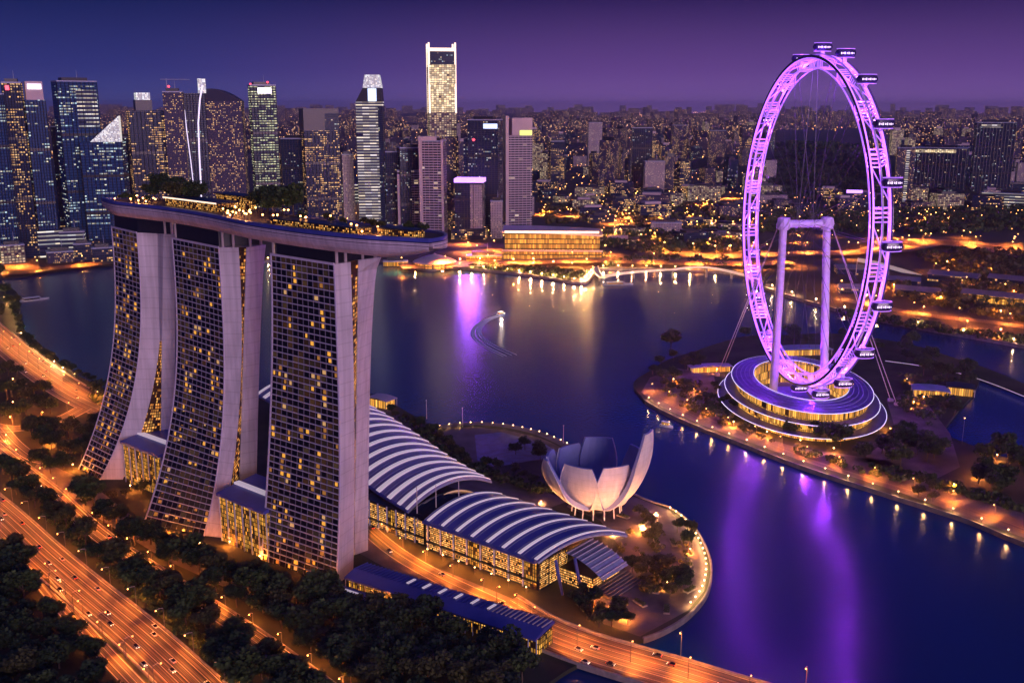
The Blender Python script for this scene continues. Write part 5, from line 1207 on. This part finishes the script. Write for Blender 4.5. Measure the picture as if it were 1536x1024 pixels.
# ------------------------------------------------------------------ mid city: individual blocks
CITY_M = ['t_res', 't_dark', 't_res', 't_amber', 't_pale', 't_dark', 't_gold2']
cr = random.Random(42)
KEEP = [(757, 905, 335, 400), (955, 1003, 270, 300), (965, 1030, 335, 360), (1150, 1310, 205, 300)]
taken = []; nblk = 0; tries = 0
def city_block(x, yb, w, d, h, m, yaw, label, name):
    P0 = G(x, yb); o = thing(name, label, 'building', tuple(P0), label); ca, sa = math.cos(yaw), math.sin(yaw)
    def q(a, b): return Vector((P0.x + a * w * ca - b * d * sa, P0.y + a * w * sa + b * d * ca, 0))
    r = [q(-.5, -.5), q(.5, -.5), q(.5, .5), q(-.5, .5)]
    mb = MB(); mb.prism(r, 0, h); mb.build('body', M_[m], o)
    mb = MB(); mb.prism([q(-.3, -.25), q(.22, -.25), q(.22, .3), q(-.3, .3)], h, h + 4 + h * .04); mb.build('roof_plant', M_['dark'] if cr.random() < .7 else M_['pinkstone'], o)
while nblk < 285 and tries < 9000:
    tries += 1
    u = cr.random(); yb = 214 + 150 * u ** 1.25; x = cr.uniform(540 if yb < 300 else 690, 1560)
    if any(a < x < b and c < yb < e for a, b, c, e in KEEP): continue
    if yb > 318 and x > 1120: continue
    p = G(x, yb); far = p.y
    gap = 55 + far * .012
    if any((p - q).length < gap for q in taken): continue
    taken.append(p)
    if yb < 292 and cr.random() < .72: w, d, h = cr.uniform(28, 60), cr.uniform(25, 45), cr.uniform(60, 120) + (60 if cr.random() < .22 else 0); kind = 0
    elif yb < 330: w, d, h = cr.uniform(40, 95), cr.uniform(30, 60), cr.uniform(16, 48); kind = 1
    else: w, d, h = cr.uniform(35, 80), cr.uniform(25, 45), cr.uniform(8, 22); kind = 2
    if kind == 0 and x > 1300: h *= .9
    lab = ('distant apartment tower in the hazy city behind the bay', 'mid-rise block in the city behind the bay', 'low-roofed building near the far shore')[kind]
    city_block(x, yb, w, d, h, cr.choice(CITY_M) if kind == 0 else cr.choice(['t_amber', 't_res', 't_dark', 't_gold2', 't_pale']), cr.uniform(-.5, .5), lab, ('apartment_tower', 'city_block', 'low_building')[kind]); nblk += 1
# the city beyond reads as one mass
fr = random.Random(9)
mb = MB()
for i in range(2300):
    yb = 172 + 66 * fr.random() ** 1.3; x = fr.uniform(-60, 1600); p = G(x, yb); s = p.y / 4000
    if 1150 < x < 1310 and 196 < yb: continue
    w, d = fr.uniform(26, 85) * (.6 + .5 * s), fr.uniform(20, 50) * (.6 + .5 * s); h = (fr.uniform(20, 70) if fr.random() < .7 else fr.uniform(80, 150)) * (.8 + .22 * s)
    mb.box((p.x, p.y, 0), w, d, h, fr.uniform(-.6, .6))
M_['far_city'] = winmat('far_city_windows', (.03, .028, .05), 7, 7, .17, (1, .42, .10), (1, .6, .3), 2.4, .1, .6, .5, .5, frame=(.06, .05, .08))
tag(mb.build('distant_city', M_['far_city']), 'mass of small lit buildings running to the horizon', 'city', kind='stuff')
mb = MB()
def dot(p, r): 
    v = [p + Vector(q) * r for q in ((1, 0, 0), (0, 1, 0), (-1, 0, 0), (0, -1, 0))]; t, b_ = p + Vector((0, 0, r)), p - Vector((0, 0, r))
    for k in range(4): mb.face([v[k], v[(k + 1) % 4], t]); mb.face([v[(k + 1) % 4], v[k], b_])
for i in range(3600):
    yb = 171 + 193 * fr.random() ** 2.1; x = fr.uniform(440 if yb > 250 else -40, 1590)
    if yb > 330 and x > 1130 and fr.random() < .7: continue
    if 1150 < x < 1310 and 200 < yb < 300: continue
    if any(a < x < b and c < yb < e for a, b, c, e in KEEP[:1]): continue
    p = G(x, yb); dot(p + Vector((0, 0, 8 + min(70, p.y / 700 if fr.random() < .8 else p.y / 110))), (.45 + p.y / 4600) * fr.uniform(.6, 1.35))
tag(mb.build('city_lights', mat('city_bulbs', (.9, .6, .3), .5, emit=(1, .40, .09), es=10, var=0)), 'thousands of small amber street lights in the far city', 'lights', kind='stuff')
# big street lights that throw the amber glow between the near city blocks
for i in range(70):
    yb = fr.uniform(296, 384); x = fr.uniform(690, 1130)
    if any(a < x < b and c < yb < e for a, b, c, e in KEEP[:1]): continue
    lamp(G(x, yb), 20, 'tall lamp in the streets behind the far shore', 'tall lamps in the streets behind the far shore', 420000 * (G(x, yb).y / 2300) ** 1.5, d=Vector((fr.uniform(-1, 1), fr.uniform(-1, 1), 0)), br=1.3, arm=4)
for i in range(26):
    yb = fr.uniform(318, 372); x = fr.uniform(1140, 1536)
    lamp(G(x, yb), 16, 'scattered lamp in the dark park at right', 'scattered lamps in the dark park', 90000, d=Vector((1, 0, 0)), br=1.1, arm=3)
for x, y in [(770, 398), (800, 397), (830, 402), (858, 404), (720, 397), (690, 398), (742, 400), (880, 398)]:
    lamp(G(x, y), 12, 'warm lamp in the gardens before the golden hall', 'warm lamps before the golden hall', 70000, name='garden_lamp', br=1.1, kind='point', arm=0, bulb='bulbw')
for x, y in [(1262, 430), (1300, 452), (1340, 436), (1410, 455), (1385, 470), (1420, 400), (1440, 418), (1500, 476), (1520, 446), (1480, 410), (1450, 492), (1500, 505)]:
    lamp(G(x, y), 10, 'warm lamp in the dock yards across the channel', 'warm lamps in the dock yards', 60000, name='garden_lamp', br=.9, kind='point', arm=0, bulb='bulb')

# woods of the far shore, one mass each; and the dark hill
def wood(name, px_poly, n, label, seed, h=13, w=15):
    rnd = random.Random(seed); mb = MB(); xs = [p[0] for p in px_poly]; ys = [p[1] for p in px_poly]; k = 0
    while k < n:
        x, y = rnd.uniform(min(xs), max(xs)), rnd.uniform(min(ys), max(ys))
        if not inside(x, y, px_poly): continue
        k += 1; p = G(x, y); p.z = HILL(p) if name == 'hill_forest' else 0; s = rnd.uniform(.6, 1.3)
        for j in range(26):
            d = Vector((rnd.gauss(0, 1), rnd.gauss(0, 1), rnd.gauss(0, 1))).normalized(); c = p + Vector((d.x * w * .5 * s, d.y * w * .5 * s, h * s * (.55 + .38 * d.z)))
            e = rnd.uniform(1.4, 3.2) * s * w / 15; a = Vector((rnd.gauss(0, 1), rnd.gauss(0, 1), rnd.gauss(0, .6))).normalized() * e; b_ = a.cross(d).normalized() * e
            mb.face([c - a, c - b_, c + a, c + b_])
    return tag(mb.build(name, M_['leaf'][seed % 3]), label, 'woods', kind='stuff')
hc = G(1232, 262); 
def HILL(p):
    a = (p.x - hc.x) / 520; b = (p.y - hc.y) / 1300; r2 = a * a + b * b
    return 92 * max(0, 1 - r2) ** .8 * (1 + .22 * math.sin(p.x / 110 + 1) + .14 * math.sin(p.y / 230) + .1 * math.sin(p.x / 47))
mb = MB(); g = []
for i in range(30):
    row_ = []
    for j in range(30):
        p = Vector((hc.x + 540 * (i / 14.5 - 1), hc.y + 1320 * (j / 14.5 - 1), 0)); p.z = HILL(p) - 1; row_.append(p)
    g.append(row_)
mb.grid(g); struct(mb.build('hill', M_['ground'], smooth=True))
wood('hill_forest', [(1150, 300), (1165, 250), (1190, 225), (1240, 214), (1290, 225), (1310, 300)], 700, 'dark forest covering the hill inside the wheel', 60, 20, 42)
wood('park_wood', [(1130, 322), (1300, 318), (1420, 316), (1560, 312), (1560, 345), (1420, 352), (1300, 350), (1130, 352)], 420, 'dark belt of park trees behind the wheel', 61, 14, 26)
wood('shore_wood', [(1370, 384), (1430, 380), (1560, 384), (1560, 430), (1480, 425), (1420, 405)], 150, 'dark grove right of the white sail roof', 62, 15, 20)
wood('garden_wood', [(880, 352), (940, 345), (1120, 340), (1120, 380), (960, 380), (890, 372)], 190, 'dark garden trees between the golden hall and the wheel', 63, 13, 22)
wood('quay_shrubs', [(690, 399), (760, 402), (840, 406), (880, 412), (866, 420), (800, 413), (700, 402)], 130, 'dark shrubs along the far quay', 64, 7, 12)
wood('street_trees', [(800, 300), (960, 306), (1120, 306), (1120, 336), (820, 336)], 150, 'dark street trees among the low buildings', 65, 11, 26)
wood('channel_bushes', [(1260, 468), (1400, 490), (1560, 512), (1560, 522), (1400, 498), (1255, 476)], 90, 'dark bushes along the channel bank', 66, 8, 12)
wood('island_bushes', [(985, 575), (1040, 570), (1090, 600), (1130, 648), (1180, 672), (1140, 660), (1060, 630), (1000, 600)], 90, 'low bushes on the island promenade left of the terminal', 68, 4.5, 7)
wood('island_bushes', [(1190, 670), (1290, 695), (1400, 720), (1500, 745), (1536, 770), (1400, 735), (1290, 710), (1200, 684)], 80, 'low bushes along the island road front', 70, 4.5, 7)
wood('island_bushes', [(1345, 560), (1440, 570), (1440, 600), (1390, 640), (1350, 620)], 70, 'low bushes between the terminal and the lagoon', 69, 5, 8)
wood('garden_bushes', [(930, 800), (1000, 790), (1040, 830), (1040, 880), (960, 900), (930, 860)], 32, 'low bushes in the promontory gardens', 71, 3.5, 6)
wood('garden_bushes', [(600, 628), (655, 650), (715, 700), (780, 725), (850, 745), (800, 740), (700, 708), (620, 650)], 110, 'low bushes between the vaulted roofs and the bay', 72, 5, 7)
wood('roadside_bushes', [(60, 770), (150, 850), (260, 940), (330, 1000), (345, 1000), (270, 930), (160, 840), (70, 760)], 120, 'low bushes along the highway verge', 73, 3, 6)
wood('dock_bushes', [(1255, 432), (1330, 440), (1440, 470), (1560, 490), (1560, 436), (1480, 420), (1400, 436), (1330, 424)], 130, 'dark bushes scattered between the dock sheds', 74, 9, 20)
wood('quay_trees', [(900, 384), (1000, 386), (1110, 388), (1110, 403), (1040, 400), (960, 400), (900, 400)], 60, 'dark trees between the expressway and the footbridge', 75, 8, 14)
wood('headland_bushes', [(130, 580), (160, 575), (175, 600), (150, 610)], 10, 'dark bushes behind the far hotel tower', 67, 8, 12)

# ------------------------------------------------------------------ far hills and the air
mb = MB(); g = []
for k in range(120):
    x = -26000 + 52000 * k / 119; z = 60 + 90 * (math.sin(k * .37) * .5 + .5) * (math.sin(k * .11 + 1) * .5 + .5) + 30 * math.sin(k * 1.3)
    g.append([Vector((x, 24000, 0)), Vector((x, 26000, max(20, z))), Vector((x, 28500, 0))])
mb.grid(g); struct(mb.build('hills', M_['ground'], smooth=True))
hz = bpy.data.materials.new('haze_air'); hz.use_nodes = True; n = hz.node_tree.nodes; n.remove(n['Principled BSDF'])
pv = n.new('ShaderNodeVolumePrincipled'); pv.inputs['Color'].default_value = (.74, .62, .95, 1); pv.inputs['Density'].default_value = 3.3e-5; pv.inputs['Anisotropy'].default_value = .45
hz.node_tree.links.new(pv.outputs[0], n['Material Output'].inputs['Volume'])
mb = MB(); mb.box((0, 14000, -7.2), 62000, 33000, 420); tag(mb.build('haze', hz), 'thin violet night haze over the city', 'haze', kind='stuff')
print('trees', NT[0], 'objects', len(bpy.data.objects))
